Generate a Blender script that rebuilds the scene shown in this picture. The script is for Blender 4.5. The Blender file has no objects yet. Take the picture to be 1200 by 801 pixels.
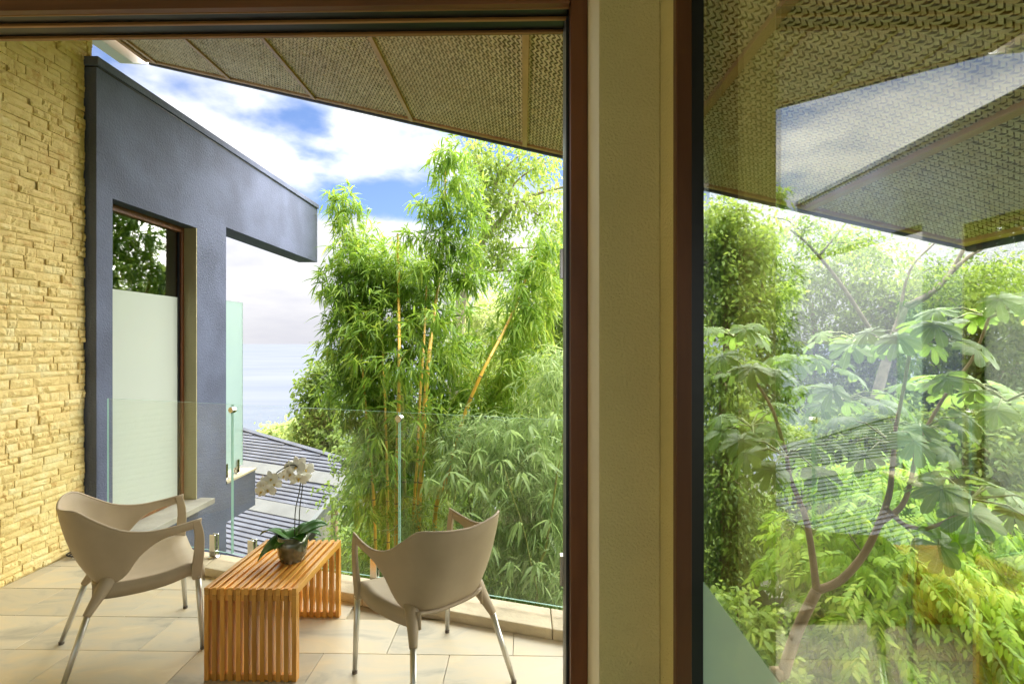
import bpy, bmesh, math, random
import numpy as np
from mathutils import Vector, Matrix
random.seed(7); rng = np.random.default_rng(7)
R = math.radians
S = bpy.context.scene
C = S.collection

# ------------------------------------------------------------------ camera
YAW, CAMH, F = R(1.2), 1.6, 600.0            # focal length in photo pixels (1200 wide)
cam_d = bpy.data.cameras.new('camera'); cam = bpy.data.objects.new('camera', cam_d); C.objects.link(cam)
cam.location = (0, 0, CAMH); cam.rotation_euler = (R(90), 0, YAW)
cam_d.sensor_width = 36; cam_d.lens = 18.0; cam_d.clip_start = 0.05; cam_d.clip_end = 30000
S.camera = cam
# ------------------------------------------------------------------ sky
SUN_EL, SUN_AZ = R(60), R(50)                # azimuth clockwise from +Y: ahead and to the right, placed to light the terrace under the roof
w = bpy.data.worlds.new('World'); S.world = w; w.use_nodes = True
nt = w.node_tree; nt.nodes.clear()
def wn(t, **k):
    n = nt.nodes.new(t)
    for a, b in k.items(): setattr(n, a, b)
    return n
def wl(a, b): nt.links.new(a, b)
out = wn('ShaderNodeOutputWorld')
sky = wn('ShaderNodeTexSky', sky_type='NISHITA', sun_disc=False, sun_elevation=SUN_EL, sun_rotation=SUN_AZ)
bg_sky = wn('ShaderNodeBackground'); bg_sky.inputs['Strength'].default_value = 0.06
dp = wn('ShaderNodeMixRGB', blend_type='MULTIPLY'); dp.inputs[0].default_value = 1.0; dp.inputs[2].default_value = (0.46, 0.52, 0.66, 1)
wl(sky.outputs[0], dp.inputs[1]); wl(dp.outputs[0], bg_sky.inputs[0])
tc = wn('ShaderNodeTexCoord')
sep = wn('ShaderNodeSeparateXYZ'); wl(tc.outputs['Generated'], sep.inputs[0])
zc = wn('ShaderNodeMath', operation='MAXIMUM'); wl(sep.outputs[2], zc.inputs[0]); zc.inputs[1].default_value = 0.0
za = wn('ShaderNodeMath', operation='ADD'); wl(zc.outputs[0], za.inputs[0]); za.inputs[1].default_value = 0.22
dx = wn('ShaderNodeMath', operation='DIVIDE'); wl(sep.outputs[0], dx.inputs[0]); wl(za.outputs[0], dx.inputs[1])
dy = wn('ShaderNodeMath', operation='DIVIDE'); wl(sep.outputs[1], dy.inputs[0]); wl(za.outputs[0], dy.inputs[1])
cb = wn('ShaderNodeCombineXYZ'); wl(dx.outputs[0], cb.inputs[0]); wl(dy.outputs[0], cb.inputs[1]); cb.inputs[2].default_value = 3.7
nz = wn('ShaderNodeTexNoise'); nz.inputs['Scale'].default_value = 1.35; nz.inputs['Detail'].default_value = 9; nz.inputs['Roughness'].default_value = 0.52
wl(cb.outputs[0], nz.inputs['Vector'])
hz = wn('ShaderNodeMapRange'); wl(zc.outputs[0], hz.inputs[0]); hz.inputs[1].default_value = 0.05; hz.inputs[2].default_value = 0.42; hz.inputs[3].default_value = 0.34; hz.inputs[4].default_value = 0.0
ad = wn('ShaderNodeMath', operation='ADD'); wl(nz.outputs[0], ad.inputs[0]); wl(hz.outputs[0], ad.inputs[1])
mk = wn('ShaderNodeMapRange', interpolation_type='SMOOTHSTEP'); wl(ad.outputs[0], mk.inputs[0]); mk.inputs[1].default_value = 0.50; mk.inputs[2].default_value = 0.66
n2 = wn('ShaderNodeTexNoise'); n2.inputs['Scale'].default_value = 2.3; n2.inputs['Detail'].default_value = 6; wl(cb.outputs[0], n2.inputs['Vector'])
cr = wn('ShaderNodeValToRGB'); wl(n2.outputs[0], cr.inputs[0])
cr.color_ramp.elements[0].position = 0.34; cr.color_ramp.elements[0].color = (0.62, 0.63, 0.70, 1)
cr.color_ramp.elements[1].position = 0.66; cr.color_ramp.elements[1].color = (1.0, 0.98, 0.94, 1)
bg_cl = wn('ShaderNodeBackground'); hm = wn('ShaderNodeMapRange'); wl(zc.outputs[0], hm.inputs[0]); hm.inputs[1].default_value = 0.02; hm.inputs[2].default_value = 0.22; hm.inputs[3].default_value = 0.8; hm.inputs[4].default_value = 0.0
hmx = wn('ShaderNodeMixRGB'); wl(hm.outputs[0], hmx.inputs[0]); wl(cr.outputs[0], hmx.inputs[1]); hmx.inputs[2].default_value = (0.84, 0.84, 0.90, 1)
wl(hmx.outputs[0], bg_cl.inputs[0])
# an overcast sky is about three times brighter overhead than at the horizon
ov = wn('ShaderNodeMapRange'); wl(zc.outputs[0], ov.inputs[0]); ov.inputs[1].default_value = 0.02; ov.inputs[2].default_value = 1.0; ov.inputs[3].default_value = 0.235; ov.inputs[4].default_value = 0.66
h2 = wn('ShaderNodeMapRange'); wl(zc.outputs[0], h2.inputs[0]); h2.inputs[1].default_value = 0.0; h2.inputs[2].default_value = 0.30; h2.inputs[3].default_value = 0.85; h2.inputs[4].default_value = 1.0   # hazy grey horizon
h3 = wn('ShaderNodeMath', operation='MULTIPLY'); wl(ov.outputs[0], h3.inputs[0]); wl(h2.outputs[0], h3.inputs[1]); wl(h3.outputs[0], bg_cl.inputs['Strength'])
mx = wn('ShaderNodeMixShader'); wl(mk.outputs[0], mx.inputs[0]); wl(bg_sky.outputs[0], mx.inputs[1]); wl(bg_cl.outputs[0], mx.inputs[2])
wl(mx.outputs[0], out.inputs[0])
# ------------------------------------------------------------------ sun, exposure
sd = bpy.data.lights.new('sun', 'SUN'); sd.energy = 5.0; sd.angle = R(112.0); sd.color = (1.0, 0.95, 0.86)  # spread far wider than a real sun, as unseen soft sky fill
so = bpy.data.objects.new('sun', sd); C.objects.link(so)
sv = Vector((math.sin(SUN_AZ) * math.cos(SUN_EL), math.cos(SUN_AZ) * math.cos(SUN_EL), math.sin(SUN_EL)))
so.rotation_euler = sv.to_track_quat('Z', 'Y').to_euler(); so.location = sv * 40
S.view_settings.view_transform = 'Standard'; S.view_settings.look = 'None'
S.view_settings.exposure = 2.35; S.view_settings.gamma = 1.0
try: S.view_settings.use_curve_mapping = False
except Exception: pass
S.render.engine = 'CYCLES'
cy = S.cycles; cy.max_bounces = 10; cy.diffuse_bounces = 5; cy.glossy_bounces = 4; cy.transparent_max_bounces = 24; cy.transmission_bounces = 6
cy.caustics_reflective = False; cy.caustics_refractive = False; cy.use_denoising = True; cy.sample_clamp_indirect = 4.0

# ------------------------------------------------------------------ pixels to directions
def ray(px, py):
    u = (px - 600) / F; v = (401 - py) / F
    return Vector((u * math.cos(YAW) - math.sin(YAW), u * math.sin(YAW) + math.cos(YAW), v))
def at(px, py, Y):
    d = ray(px, py); t = Y / d.y
    return Vector((d.x * t, Y, CAMH + d.z * t))

# ------------------------------------------------------------------ materials
MATS = {}
def mat(name, col=(0.5, 0.5, 0.5), rough=0.6, metal=0.0, bump=0.0, bscale=60.0, var=0.0, vscale=4.0, col2=None, spec=0.5, coat=0.0):
    m = bpy.data.materials.new(name); m.use_nodes = True; t = m.node_tree
    b = t.nodes['Principled BSDF']; b.inputs['Base Color'].default_value = (*col, 1); b.inputs['Roughness'].default_value = rough
    b.inputs['Metallic'].default_value = metal; b.inputs['Specular IOR Level'].default_value = spec; b.inputs['Coat Weight'].default_value = coat
    if var or bump:
        tcx = t.nodes.new('ShaderNodeTexCoord')
    if var:
        n = t.nodes.new('ShaderNodeTexNoise'); n.inputs['Scale'].default_value = vscale; n.inputs['Detail'].default_value = 7
        t.links.new(tcx.outputs['Object'], n.inputs['Vector'])
        r = t.nodes.new('ShaderNodeValToRGB'); t.links.new(n.outputs[0], r.inputs[0])
        c2 = col2 or tuple(c * (1 - var) for c in col)
        r.color_ramp.elements[0].position = 0.36; r.color_ramp.elements[0].color = (*c2, 1)
        r.color_ramp.elements[1].position = 0.64; r.color_ramp.elements[1].color = (*col, 1)
        t.links.new(r.outputs[0], b.inputs['Base Color'])
    if bump:
        n = t.nodes.new('ShaderNodeTexNoise'); n.inputs['Scale'].default_value = bscale; n.inputs['Detail'].default_value = 5
        t.links.new(tcx.outputs['Object'], n.inputs['Vector'])
        bp = t.nodes.new('ShaderNodeBump'); bp.inputs['Strength'].default_value = bump; bp.inputs['Distance'].default_value = 0.01
        t.links.new(n.outputs[0], bp.inputs['Height']); t.links.new(bp.outputs[0], b.inputs['Normal'])
    MATS[name] = m; return m
def wood(name, c1, c2, scale=(2, 2, 2), rough=0.45, dist=6.0, spec=0.4):
    m = mat(name, c1, rough, spec=spec); t = m.node_tree; b = t.nodes['Principled BSDF']
    tcx = t.nodes.new('ShaderNodeTexCoord'); mp = t.nodes.new('ShaderNodeMapping'); mp.inputs['Scale'].default_value = scale
    t.links.new(tcx.outputs['Object'], mp.inputs[0])
    oi = t.nodes.new('ShaderNodeObjectInfo'); vm = t.nodes.new('ShaderNodeVectorMath'); vm.operation = 'ADD'
    sc_ = t.nodes.new('ShaderNodeMath'); sc_.operation = 'MULTIPLY'; sc_.inputs[1].default_value = 37.0
    t.links.new(oi.outputs['Random'], sc_.inputs[0]); t.links.new(mp.outputs[0], vm.inputs[0]); t.links.new(sc_.outputs[0], vm.inputs[1])
    n = t.nodes.new('ShaderNodeTexNoise'); n.inputs['Scale'].default_value = 1.0; n.inputs['Detail'].default_value = 8; n.inputs['Distortion'].default_value = 0.6
    t.links.new(vm.outputs[0], n.inputs['Vector'])
    r = t.nodes.new('ShaderNodeValToRGB'); t.links.new(n.outputs[0], r.inputs[0])
    r.color_ramp.elements[0].position = 0.3; r.color_ramp.elements[0].color = (*c2, 1)
    r.color_ramp.elements[1].position = 0.7; r.color_ramp.elements[1].color = (*c1, 1)
    hs = t.nodes.new('ShaderNodeHueSaturation'); mr = t.nodes.new('ShaderNodeMapRange')
    mr.inputs[3].default_value = 0.72; mr.inputs[4].default_value = 1.2
    t.links.new(oi.outputs['Random'], mr.inputs[0]); t.links.new(mr.outputs[0], hs.inputs['Value']); t.links.new(r.outputs[0], hs.inputs['Color'])
    t.links.new(hs.outputs[0], b.inputs['Base Color'])
    bp = t.nodes.new('ShaderNodeBump'); bp.inputs['Strength'].default_value = 0.15; bp.inputs['Distance'].default_value = 0.003
    t.links.new(n.outputs[0], bp.inputs['Height']); t.links.new(bp.outputs[0], b.inputs['Normal'])
    return m
def glass(name, tint=(0.94, 0.98, 0.96), f0=0.045, haze=0.0, hcol=(0.7, 0.85, 0.78)):
    m = bpy.data.materials.new(name); m.use_nodes = True; t = m.node_tree; t.nodes.clear()
    o = t.nodes.new('ShaderNodeOutputMaterial'); tr = t.nodes.new('ShaderNodeBsdfTransparent'); tr.inputs[0].default_value = (*tint, 1)
    gl = t.nodes.new('ShaderNodeBsdfGlossy'); gl.inputs['Roughness'].default_value = 0.0; gl.inputs[0].default_value = (1, 1, 1, 1)
    lw = t.nodes.new('ShaderNodeLayerWeight'); lw.inputs[0].default_value = 0.5
    p = t.nodes.new('ShaderNodeMath'); p.operation = 'POWER'; t.links.new(lw.outputs['Facing'], p.inputs[0]); p.inputs[1].default_value = 5
    k = t.nodes.new('ShaderNodeMath'); k.operation = 'MULTIPLY_ADD'; t.links.new(p.outputs[0], k.inputs[0]); k.inputs[1].default_value = 1 - f0; k.inputs[2].default_value = f0
    base = tr
    if haze:
        df = t.nodes.new('ShaderNodeBsdfDiffuse'); df.inputs[0].default_value = (*hcol, 1)
        tl = t.nodes.new('ShaderNodeBsdfTranslucent'); tl.inputs[0].default_value = (*hcol, 1)
        a = t.nodes.new('ShaderNodeMixShader'); a.inputs[0].default_value = 0.5; t.links.new(df.outputs[0], a.inputs[1]); t.links.new(tl.outputs[0], a.inputs[2])
        h = t.nodes.new('ShaderNodeMixShader'); h.inputs[0].default_value = haze; t.links.new(tr.outputs[0], h.inputs[1]); t.links.new(a.outputs[0], h.inputs[2]); base = h
    mx_ = t.nodes.new('ShaderNodeMixShader'); t.links.new(k.outputs[0], mx_.inputs[0]); t.links.new(base.outputs[0], mx_.inputs[1]); t.links.new(gl.outputs[0], mx_.inputs[2])
    t.links.new(mx_.outputs[0], o.inputs[0]); MATS[name] = m; return m
def leaf_mat(name, cols, trans=0.35, rough=0.45, nscale=0.8):
    m = bpy.data.materials.new(name); m.use_nodes = True; t = m.node_tree; b = t.nodes['Principled BSDF']; o = t.nodes['Material Output']
    g = t.nodes.new('ShaderNodeNewGeometry'); tcx = t.nodes.new('ShaderNodeTexCoord')
    n = t.nodes.new('ShaderNodeTexNoise'); n.inputs['Scale'].default_value = nscale; n.inputs['Detail'].default_value = 3; t.links.new(tcx.outputs['Object'], n.inputs['Vector'])
    a = t.nodes.new('ShaderNodeMath'); a.operation = 'MULTIPLY_ADD'; t.links.new(n.outputs[0], a.inputs[0]); a.inputs[1].default_value = 1.1; a.inputs[2].default_value = -0.3
    a2 = t.nodes.new('ShaderNodeMath'); a2.operation = 'MULTIPLY_ADD'; t.links.new(g.outputs['Random Per Island'], a2.inputs[0]); a2.inputs[1].default_value = 0.55; t.links.new(a.outputs[0], a2.inputs[2])
    r = t.nodes.new('ShaderNodeValToRGB'); t.links.new(a2.outputs[0], r.inputs[0])
    el = r.color_ramp.elements
    el[0].position = 0.1; el[0].color = (*cols[0], 1); el[1].position = 0.95; el[1].color = (*cols[-1], 1)
    for i, c in enumerate(cols[1:-1]):
        e = el.new(0.1 + 0.85 * (i + 1) / (len(cols) - 1)); e.color = (*c, 1)
    t.links.new(r.outputs[0], b.inputs['Base Color']); b.inputs['Roughness'].default_value = rough; b.inputs['Specular IOR Level'].default_value = 0.35
    tl = t.nodes.new('ShaderNodeBsdfTranslucent'); hs = t.nodes.new('ShaderNodeHueSaturation'); hs.inputs['Value'].default_value = 1.35; hs.inputs['Hue'].default_value = 0.485
    t.links.new(r.outputs[0], hs.inputs['Color']); t.links.new(hs.outputs[0], tl.inputs[0])
    mx_ = t.nodes.new('ShaderNodeMixShader'); mx_.inputs[0].default_value = trans
    t.links.new(b.outputs[0], mx_.inputs[1]); t.links.new(tl.outputs[0], mx_.inputs[2]); t.links.new(mx_.outputs[0], o.inputs[0])
    MATS[name] = m; return m

# ------------------------------------------------------------------ object helpers
def tag(o, label=None, cat=None, group=None, kind=None):
    if label: o['label'] = label
    if cat: o['category'] = cat
    if group: o['group'] = group
    if kind: o['kind'] = kind
    return o
def empty(name, loc=(0, 0, 0), label=None, cat=None, group=None, rz=0):
    o = bpy.data.objects.new(name, None); C.objects.link(o); o.location = loc; o.rotation_euler = (0, 0, rz); o.empty_display_size = 0.1
    return tag(o, label, cat, group)
def link(name, me, m, parent=None, loc=None):
    o = bpy.data.objects.new(name, me); C.objects.link(o)
    if m is not None and not me.materials: me.materials.append(MATS[m] if isinstance(m, str) else m)
    if parent: o.parent = parent
    if loc is not None: o.location = loc
    return o
class MB:
    def __init__(s): s.v = []; s.f = []; s.mi = []
    def add(s, vs, fs, mi=0):
        b = len(s.v); s.v += [tuple(v) for v in vs]; s.f += [tuple(b + i for i in f) for f in fs]; s.mi += [mi] * len(fs); return s
    def box(s, x0, x1, y0, y1, z0, z1, mi=0):
        return s.add([(x0,y0,z0),(x1,y0,z0),(x1,y1,z0),(x0,y1,z0),(x0,y0,z1),(x1,y0,z1),(x1,y1,z1),(x0,y1,z1)],
                     [(0,3,2,1),(4,5,6,7),(0,1,5,4),(1,2,6,5),(2,3,7,6),(3,0,4,7)], mi)
    def beam(s, a, b, w, h, up=(0, 0, 1), mi=0):
        a, b = Vector(a), Vector(b); d = (b - a).normalized(); sd = d.cross(Vector(up)).normalized() * w / 2; u = sd.cross(d).normalized() * h / 2
        vs = [a-sd-u, a+sd-u, a+sd+u, a-sd+u, b-sd-u, b+sd-u, b+sd+u, b-sd+u]
        return s.add(vs, [(0,1,2,3),(7,6,5,4),(0,4,5,1),(1,5,6,2),(2,6,7,3),(3,7,4,0)], mi)
    def tube(s, pts, rad, n=8, cap=True, mi=0):
        pts = [Vector(p) for p in pts]; m = len(pts); rad = rad if hasattr(rad, '__len__') else [rad] * m
        b = len(s.v); pu = None
        for i, p in enumerate(pts):
            d = (pts[min(i+1, m-1)] - pts[max(i-1, 0)]).normalized()
            if pu is None: pu = d.orthogonal().normalized()
            else: pu = (pu - d * pu.dot(d)).normalized()
            q = d.cross(pu)
            for k in range(n):
                a = 2 * math.pi * k / n; s.v.append(tuple(p + (pu * math.cos(a) + q * math.sin(a)) * rad[i]))
        for i in range(m - 1):
            for k in range(n):
                k2 = (k + 1) % n; s.f.append((b+i*n+k, b+i*n+k2, b+(i+1)*n+k2, b+(i+1)*n+k)); s.mi.append(mi)
        if cap:
            s.f.append(tuple(b + k for k in reversed(range(n)))); s.f.append(tuple(b + (m-1)*n + k for k in range(n))); s.mi += [mi, mi]
        return s
    def lathe(s, prof, n=24, c=(0, 0, 0), mi=0):
        b = len(s.v); m = len(prof)
        for r, z in prof:
            for k in range(n):
                a = 2 * math.pi * k / n; s.v.append((c[0] + r * math.cos(a), c[1] + r * math.sin(a), c[2] + z))
        for i in range(m - 1):
            for k in range(n):
                k2 = (k + 1) % n; s.f.append((b+i*n+k, b+i*n+k2, b+(i+1)*n+k2, b+(i+1)*n+k)); s.mi.append(mi)
        return s
    def prism(s, poly, ext, mi=0):
        n = len(poly); e = Vector(ext); vs = [Vector(p) for p in poly]; vs = vs + [v + e for v in vs]
        return s.add(vs, [tuple(reversed(range(n))), tuple(range(n, 2*n))] + [(i, (i+1) % n, n + (i+1) % n, n + i) for i in range(n)], mi)
    def grid(s, rows, mi=0):
        b = len(s.v); n = len(rows[0])
        for r in rows: s.v += [tuple(p) for p in r]
        for i in range(len(rows) - 1):
            for k in range(n - 1): s.f.append((b+i*n+k, b+i*n+k+1, b+(i+1)*n+k+1, b+(i+1)*n+k)); s.mi.append(mi)
        return s
    def build(s, name, m, parent=None, loc=None, smooth=False, bevel=0, fix=True):
        me = bpy.data.meshes.new(name); me.from_pydata(s.v, [], s.f)
        ms = m if isinstance(m, (list, tuple)) else [m]
        for x in ms: me.materials.append(MATS[x])
        if len(ms) > 1: me.polygons.foreach_set('material_index', s.mi)
        if fix:
            bm = bmesh.new(); bm.from_mesh(me); bmesh.ops.recalc_face_normals(bm, faces=bm.faces); bm.to_mesh(me); bm.free()
        if smooth: me.polygons.foreach_set('use_smooth', [True] * len(me.polygons))
        o = link(name, me, None, parent, loc)
        if bevel:
            md = o.modifiers.new('bevel', 'BEVEL'); md.width = bevel; md.segments = 2; md.limit_method = 'ANGLE'
        return o
def box(name, m, x0, x1, y0, y1, z0, z1, parent=None, bevel=0):
    return MB().box(x0, x1, y0, y1, z0, z1).build(name, m, parent, bevel=bevel)
def tri_mesh(name, V, T):
    V = np.asarray(V, dtype=np.float32); T = np.asarray(T, dtype=np.int32)
    me = bpy.data.meshes.new(name); me.vertices.add(len(V)); me.vertices.foreach_set('co', V.ravel())
    me.loops.add(T.size); me.loops.foreach_set('vertex_index', T.ravel()); me.polygons.add(len(T))
    me.polygons.foreach_set('loop_start', np.arange(0, T.size, 3, dtype=np.int32)); me.polygons.foreach_set('loop_total', np.full(len(T), 3, dtype=np.int32))
    me.update(calc_edges=True); return me
def nrm(a): return a / (np.linalg.norm(a, axis=1, keepdims=True) + 1e-9)
SHAPES = {'lance': (0.28, 1.0, 0.62, 0.72), 'oval': (0.3, 0.85, 0.7, 0.9), 'obov': (0.4, 0.75, 0.75, 1.0)}
def leaf_arrays(P, D, N, L, W, shape='lance', droop=0.25):
    n = len(P); f1, w1, f2, w2 = SHAPES[shape]
    D = nrm(D); Sd = nrm(np.cross(D, N)); N2 = np.cross(Sd, D); L = L[:, None]; W = W[:, None]; z = np.array([[0, 0, -1.0]])
    V = np.empty((n, 6, 3))
    V[:, 0] = P
    m1 = P + D * L * f1 + z * L * droop * f1 * f1; m2 = P + D * L * f2 + z * L * droop * f2 * f2
    V[:, 1] = m1 - Sd * W * w1 / 2 + N2 * W * 0.12; V[:, 2] = m1 + Sd * W * w1 / 2 + N2 * W * 0.12
    V[:, 3] = m2 - Sd * W * w2 / 2 + N2 * W * 0.08; V[:, 4] = m2 + Sd * W * w2 / 2 + N2 * W * 0.08
    V[:, 5] = P + D * L + z * L * droop
    b = (np.arange(n) * 6)[:, None, None]
    T = np.array([[0, 2, 1], [1, 2, 4], [1, 4, 3], [3, 4, 5]])[None] + b
    return V.reshape(-1, 3), T.reshape(-1, 3)
def leaves(name, m, parent, P, D, N, L, W, shape='lance', droop=0.25, kind='stuff'):
    V, T = leaf_arrays(P, D, N, L, W, shape, droop)
    o = link(name, tri_mesh(name, V, T), m, parent)
    if kind: o['kind'] = kind
    return o
def ball(n):
    v = nrm(rng.normal(size=(n, 3))); return v
def blob_sprays(blobs):
    """spray centres and outward directions inside ellipsoids: (px, py, Y, rpx, rpy, depth m, count)"""
    P, O = [], []
    for (px, py, Y, rx, ry, dz, n) in blobs:
        c = np.array(at(px, py, Y)); v = ball(n); r = rng.random((n, 1)) ** 0.45
        e = np.array([[rx * Y / F, dz, ry * Y / F]])
        wob = 0.75 + 0.5 * rng.random((n, 1))
        P.append(c + v * r * e * wob); O.append(nrm(v * e[:, [0, 0, 2]].mean() + rng.normal(size=(n, 3)) * 0.35))
    return np.concatenate(P), np.concatenate(O)
def fans(P, O, k, L, W, spread=0.8, down=0.5, gap=0.0, Lv=0.3):
    """k leaves at every spray point"""
    n = len(P); P2 = np.repeat(P, k, 0); O2 = np.repeat(O, k, 0)
    D = nrm(O2 * 0.7 + rng.normal(size=(n * k, 3)) * spread * 0.6 + np.array([[0, 0, -down]]))
    if gap: P2 = P2 + rng.normal(size=P2.shape) * gap
    N = nrm(np.array([[0, 0, 1.0]]) + rng.normal(size=(n * k, 3)) * 0.5)
    Ls = L * (1 - Lv + 2 * Lv * rng.random(n * k)); Ws = W * (0.75 + 0.5 * rng.random(n * k))
    return P2, D, N, Ls, Ws

mat('stucco_blue', (0.125, 0.148, 0.232), 0.85, bump=0.7, bscale=70, var=0.3, vscale=2.2)
mat('stucco_cream', (0.50, 0.45, 0.27), 0.85, bump=0.6, bscale=130, var=0.1, vscale=2)
mat('plaster_pillar', (0.76, 0.66, 0.32), 0.9, bump=0.7, bscale=120, var=0.08, vscale=3)
mat('pale_cream', (0.86, 0.80, 0.62), 0.6)
mat('white_paint', (0.78, 0.77, 0.74), 0.6, bump=0.05, bscale=40)
mat('fascia_dark', (0.07, 0.075, 0.11), 0.5)
mat('kerb_stone', (0.70, 0.60, 0.42), 0.75, bump=0.4, bscale=45, var=0.22, vscale=6)
mat('black_seal', (0.008, 0.009, 0.012), 0.35)
mat('dark_room', (0.05, 0.05, 0.05), 0.9)
mat('steel', (0.62, 0.60, 0.56), 0.22, 1.0)
mat('aluminium', (0.62, 0.61, 0.57), 0.38, 1.0)
mat('taupe_plastic', (0.45, 0.365, 0.25), 0.52, bump=0.14, bscale=500, var=0.07, vscale=9, spec=0.35)
mat('foot_rubber', (0.12, 0.10, 0.08), 0.7)
mat('cable_black', (0.012, 0.012, 0.012), 0.5)
mat('grout', (0.44, 0.38, 0.27), 0.9)
mat('underlay', (0.30, 0.21, 0.10), 0.9)
mat('ceiling_white', (0.80, 0.78, 0.72), 0.8)
mat('ground_soil', (0.05, 0.055, 0.022), 0.95, bump=0.8, bscale=3, var=0.6, vscale=0.6, col2=(0.02, 0.03, 0.01))
mat('roof_grey', (0.105, 0.11, 0.145), 0.65, var=0.35, vscale=1.3)
mat('roof_gap', (0.10, 0.105, 0.145), 0.8)
mat('roof_band', (0.155, 0.155, 0.15), 0.6, var=0.2, vscale=2)
mat('gutter_grey', (0.16, 0.17, 0.17), 0.5)
mat('concrete', (0.36, 0.34, 0.30), 0.85, bump=0.3, bscale=30, var=0.25, vscale=4)
wood('frame_wood', (0.21, 0.078, 0.028), (0.12, 0.042, 0.015), (14, 14, 1.2), 0.4)
wood('lintel_wood', (0.20, 0.075, 0.030), (0.11, 0.04, 0.016), (1.2, 14, 14), 0.4)
wood('rib_wood', (0.40, 0.20, 0.075), (0.26, 0.12, 0.045), (1.2, 14, 14), 0.4)
wood('batten_wood', (0.66, 0.40, 0.18), (0.46, 0.25, 0.10), (14, 1.2, 14), 0.5)
wood('teak_top', (0.84, 0.45, 0.095), (0.60, 0.27, 0.045), (30, 2.5, 30), 0.3, spec=0.5)
wood('teak_leg', (0.82, 0.42, 0.085), (0.58, 0.25, 0.040), (30, 30, 2.5), 0.33, spec=0.5)
glass('rail_glass', (0.965, 0.99, 0.98), 0.03)
glass('window_glass', (0.93, 0.965, 0.94), 0.165)
glass('far_window_glass', (0.80, 0.86, 0.84), 0.18)
glass('frosted_glass', (0.9, 0.97, 0.93), 0.04, 0.95, (0.84, 0.90, 0.84))
glass('screen_glass', (0.85, 0.96, 0.92), 0.05, 0.62, (0.72, 0.88, 0.84))
glass('film_glass', (0.85, 0.93, 0.88), 0.04, 0.85, (0.42, 0.55, 0.42))
mat('glass_edge', (0.32, 0.52, 0.45), 0.2)
# stone: pale yellow split face, ochre stains, each stone its own tone
def stone_mat():
    m = mat('split_stone', (0.62, 0.50, 0.24), 0.85); t = m.node_tree; b = t.nodes['Principled BSDF']
    g = t.nodes.new('ShaderNodeNewGeometry'); oi = t.nodes.new('ShaderNodeObjectInfo')
    n = t.nodes.new('ShaderNodeTexNoise'); n.inputs['Scale'].default_value = 11; n.inputs['Detail'].default_value = 8; n.inputs['Roughness'].default_value = 0.65
    t.links.new(g.outputs['Position'], n.inputs['Vector'])
    a = t.nodes.new('ShaderNodeMath'); a.operation = 'MULTIPLY_ADD'; t.links.new(oi.outputs['Random'], a.inputs[0]); a.inputs[1].default_value = 0.22; t.links.new(n.outputs[0], a.inputs[2])
    r = t.nodes.new('ShaderNodeValToRGB'); t.links.new(a.outputs[0], r.inputs[0]); el = r.color_ramp.elements
    el[0].position = 0.36; el[0].color = (0.68, 0.44, 0.15, 1); el[1].position = 0.80; el[1].color = (0.90, 0.78, 0.42, 1)
    e = el.new(0.46); e.color = (0.80, 0.62, 0.27, 1); e = el.new(0.60); e.color = (0.85, 0.67, 0.29, 1)
    t.links.new(r.outputs[0], b.inputs['Base Color'])
    n2_ = t.nodes.new('ShaderNodeTexNoise'); n2_.inputs['Scale'].default_value = 70; n2_.inputs['Detail'].default_value = 6; t.links.new(g.outputs['Position'], n2_.inputs['Vector'])
    bp = t.nodes.new('ShaderNodeBump'); bp.inputs['Strength'].default_value = 0.8; bp.inputs['Distance'].default_value = 0.008
    t.links.new(n2_.outputs[0], bp.inputs['Height']); t.links.new(bp.outputs[0], b.inputs['Normal'])
stone_mat()
def tile_mat():
    m = mat('floor_tile', (0.52, 0.44, 0.30), 0.42); t = m.node_tree; b = t.nodes['Principled BSDF']
    g = t.nodes.new('ShaderNodeNewGeometry'); oi = t.nodes.new('ShaderNodeObjectInfo')
    mp = t.nodes.new('ShaderNodeMapping'); mp.inputs['Scale'].default_value = (2.2, 5, 1); t.links.new(g.outputs['Position'], mp.inputs[0])
    vm = t.nodes.new('ShaderNodeVectorMath'); vm.operation = 'ADD'; s9 = t.nodes.new('ShaderNodeMath'); s9.operation = 'MULTIPLY'; s9.inputs[1].default_value = 50
    t.links.new(oi.outputs['Random'], s9.inputs[0]); t.links.new(mp.outputs[0], vm.inputs[0]); t.links.new(s9.outputs[0], vm.inputs[1])
    n = t.nodes.new('ShaderNodeTexNoise'); n.inputs['Scale'].default_value = 1.0; n.inputs['Detail'].default_value = 9; n.inputs['Roughness'].default_value = 0.6; n.inputs['Distortion'].default_value = 0.8
    t.links.new(vm.outputs[0], n.inputs['Vector'])
    r = t.nodes.new('ShaderNodeValToRGB'); t.links.new(n.outputs[0], r.inputs[0]); el = r.color_ramp.elements
    el[0].position = 0.30; el[0].color = (0.38, 0.35, 0.28, 1); el[1].position = 0.72; el[1].color = (0.70, 0.62, 0.45, 1)
    e = el.new(0.45); e.color = (0.56, 0.50, 0.38, 1); e = el.new(0.60); e.color = (0.64, 0.53, 0.35, 1)
    hs = t.nodes.new('ShaderNodeHueSaturation'); mr = t.nodes.new('ShaderNodeMapRange'); mr.inputs[3].default_value = 0.88; mr.inputs[4].default_value = 1.08
    t.links.new(oi.outputs['Random'], mr.inputs[0]); t.links.new(mr.outputs[0], hs.inputs['Value']); t.links.new(r.outputs[0], hs.inputs['Color'])
    t.links.new(hs.outputs[0], b.inputs['Base Color'])
    bp = t.nodes.new('ShaderNodeBump'); bp.inputs['Strength'].default_value = 0.25; bp.inputs['Distance'].default_value = 0.004
    t.links.new(n.outputs[0], bp.inputs['Height']); t.links.new(bp.outputs[0], b.inputs['Normal'])
tile_mat()
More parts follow.
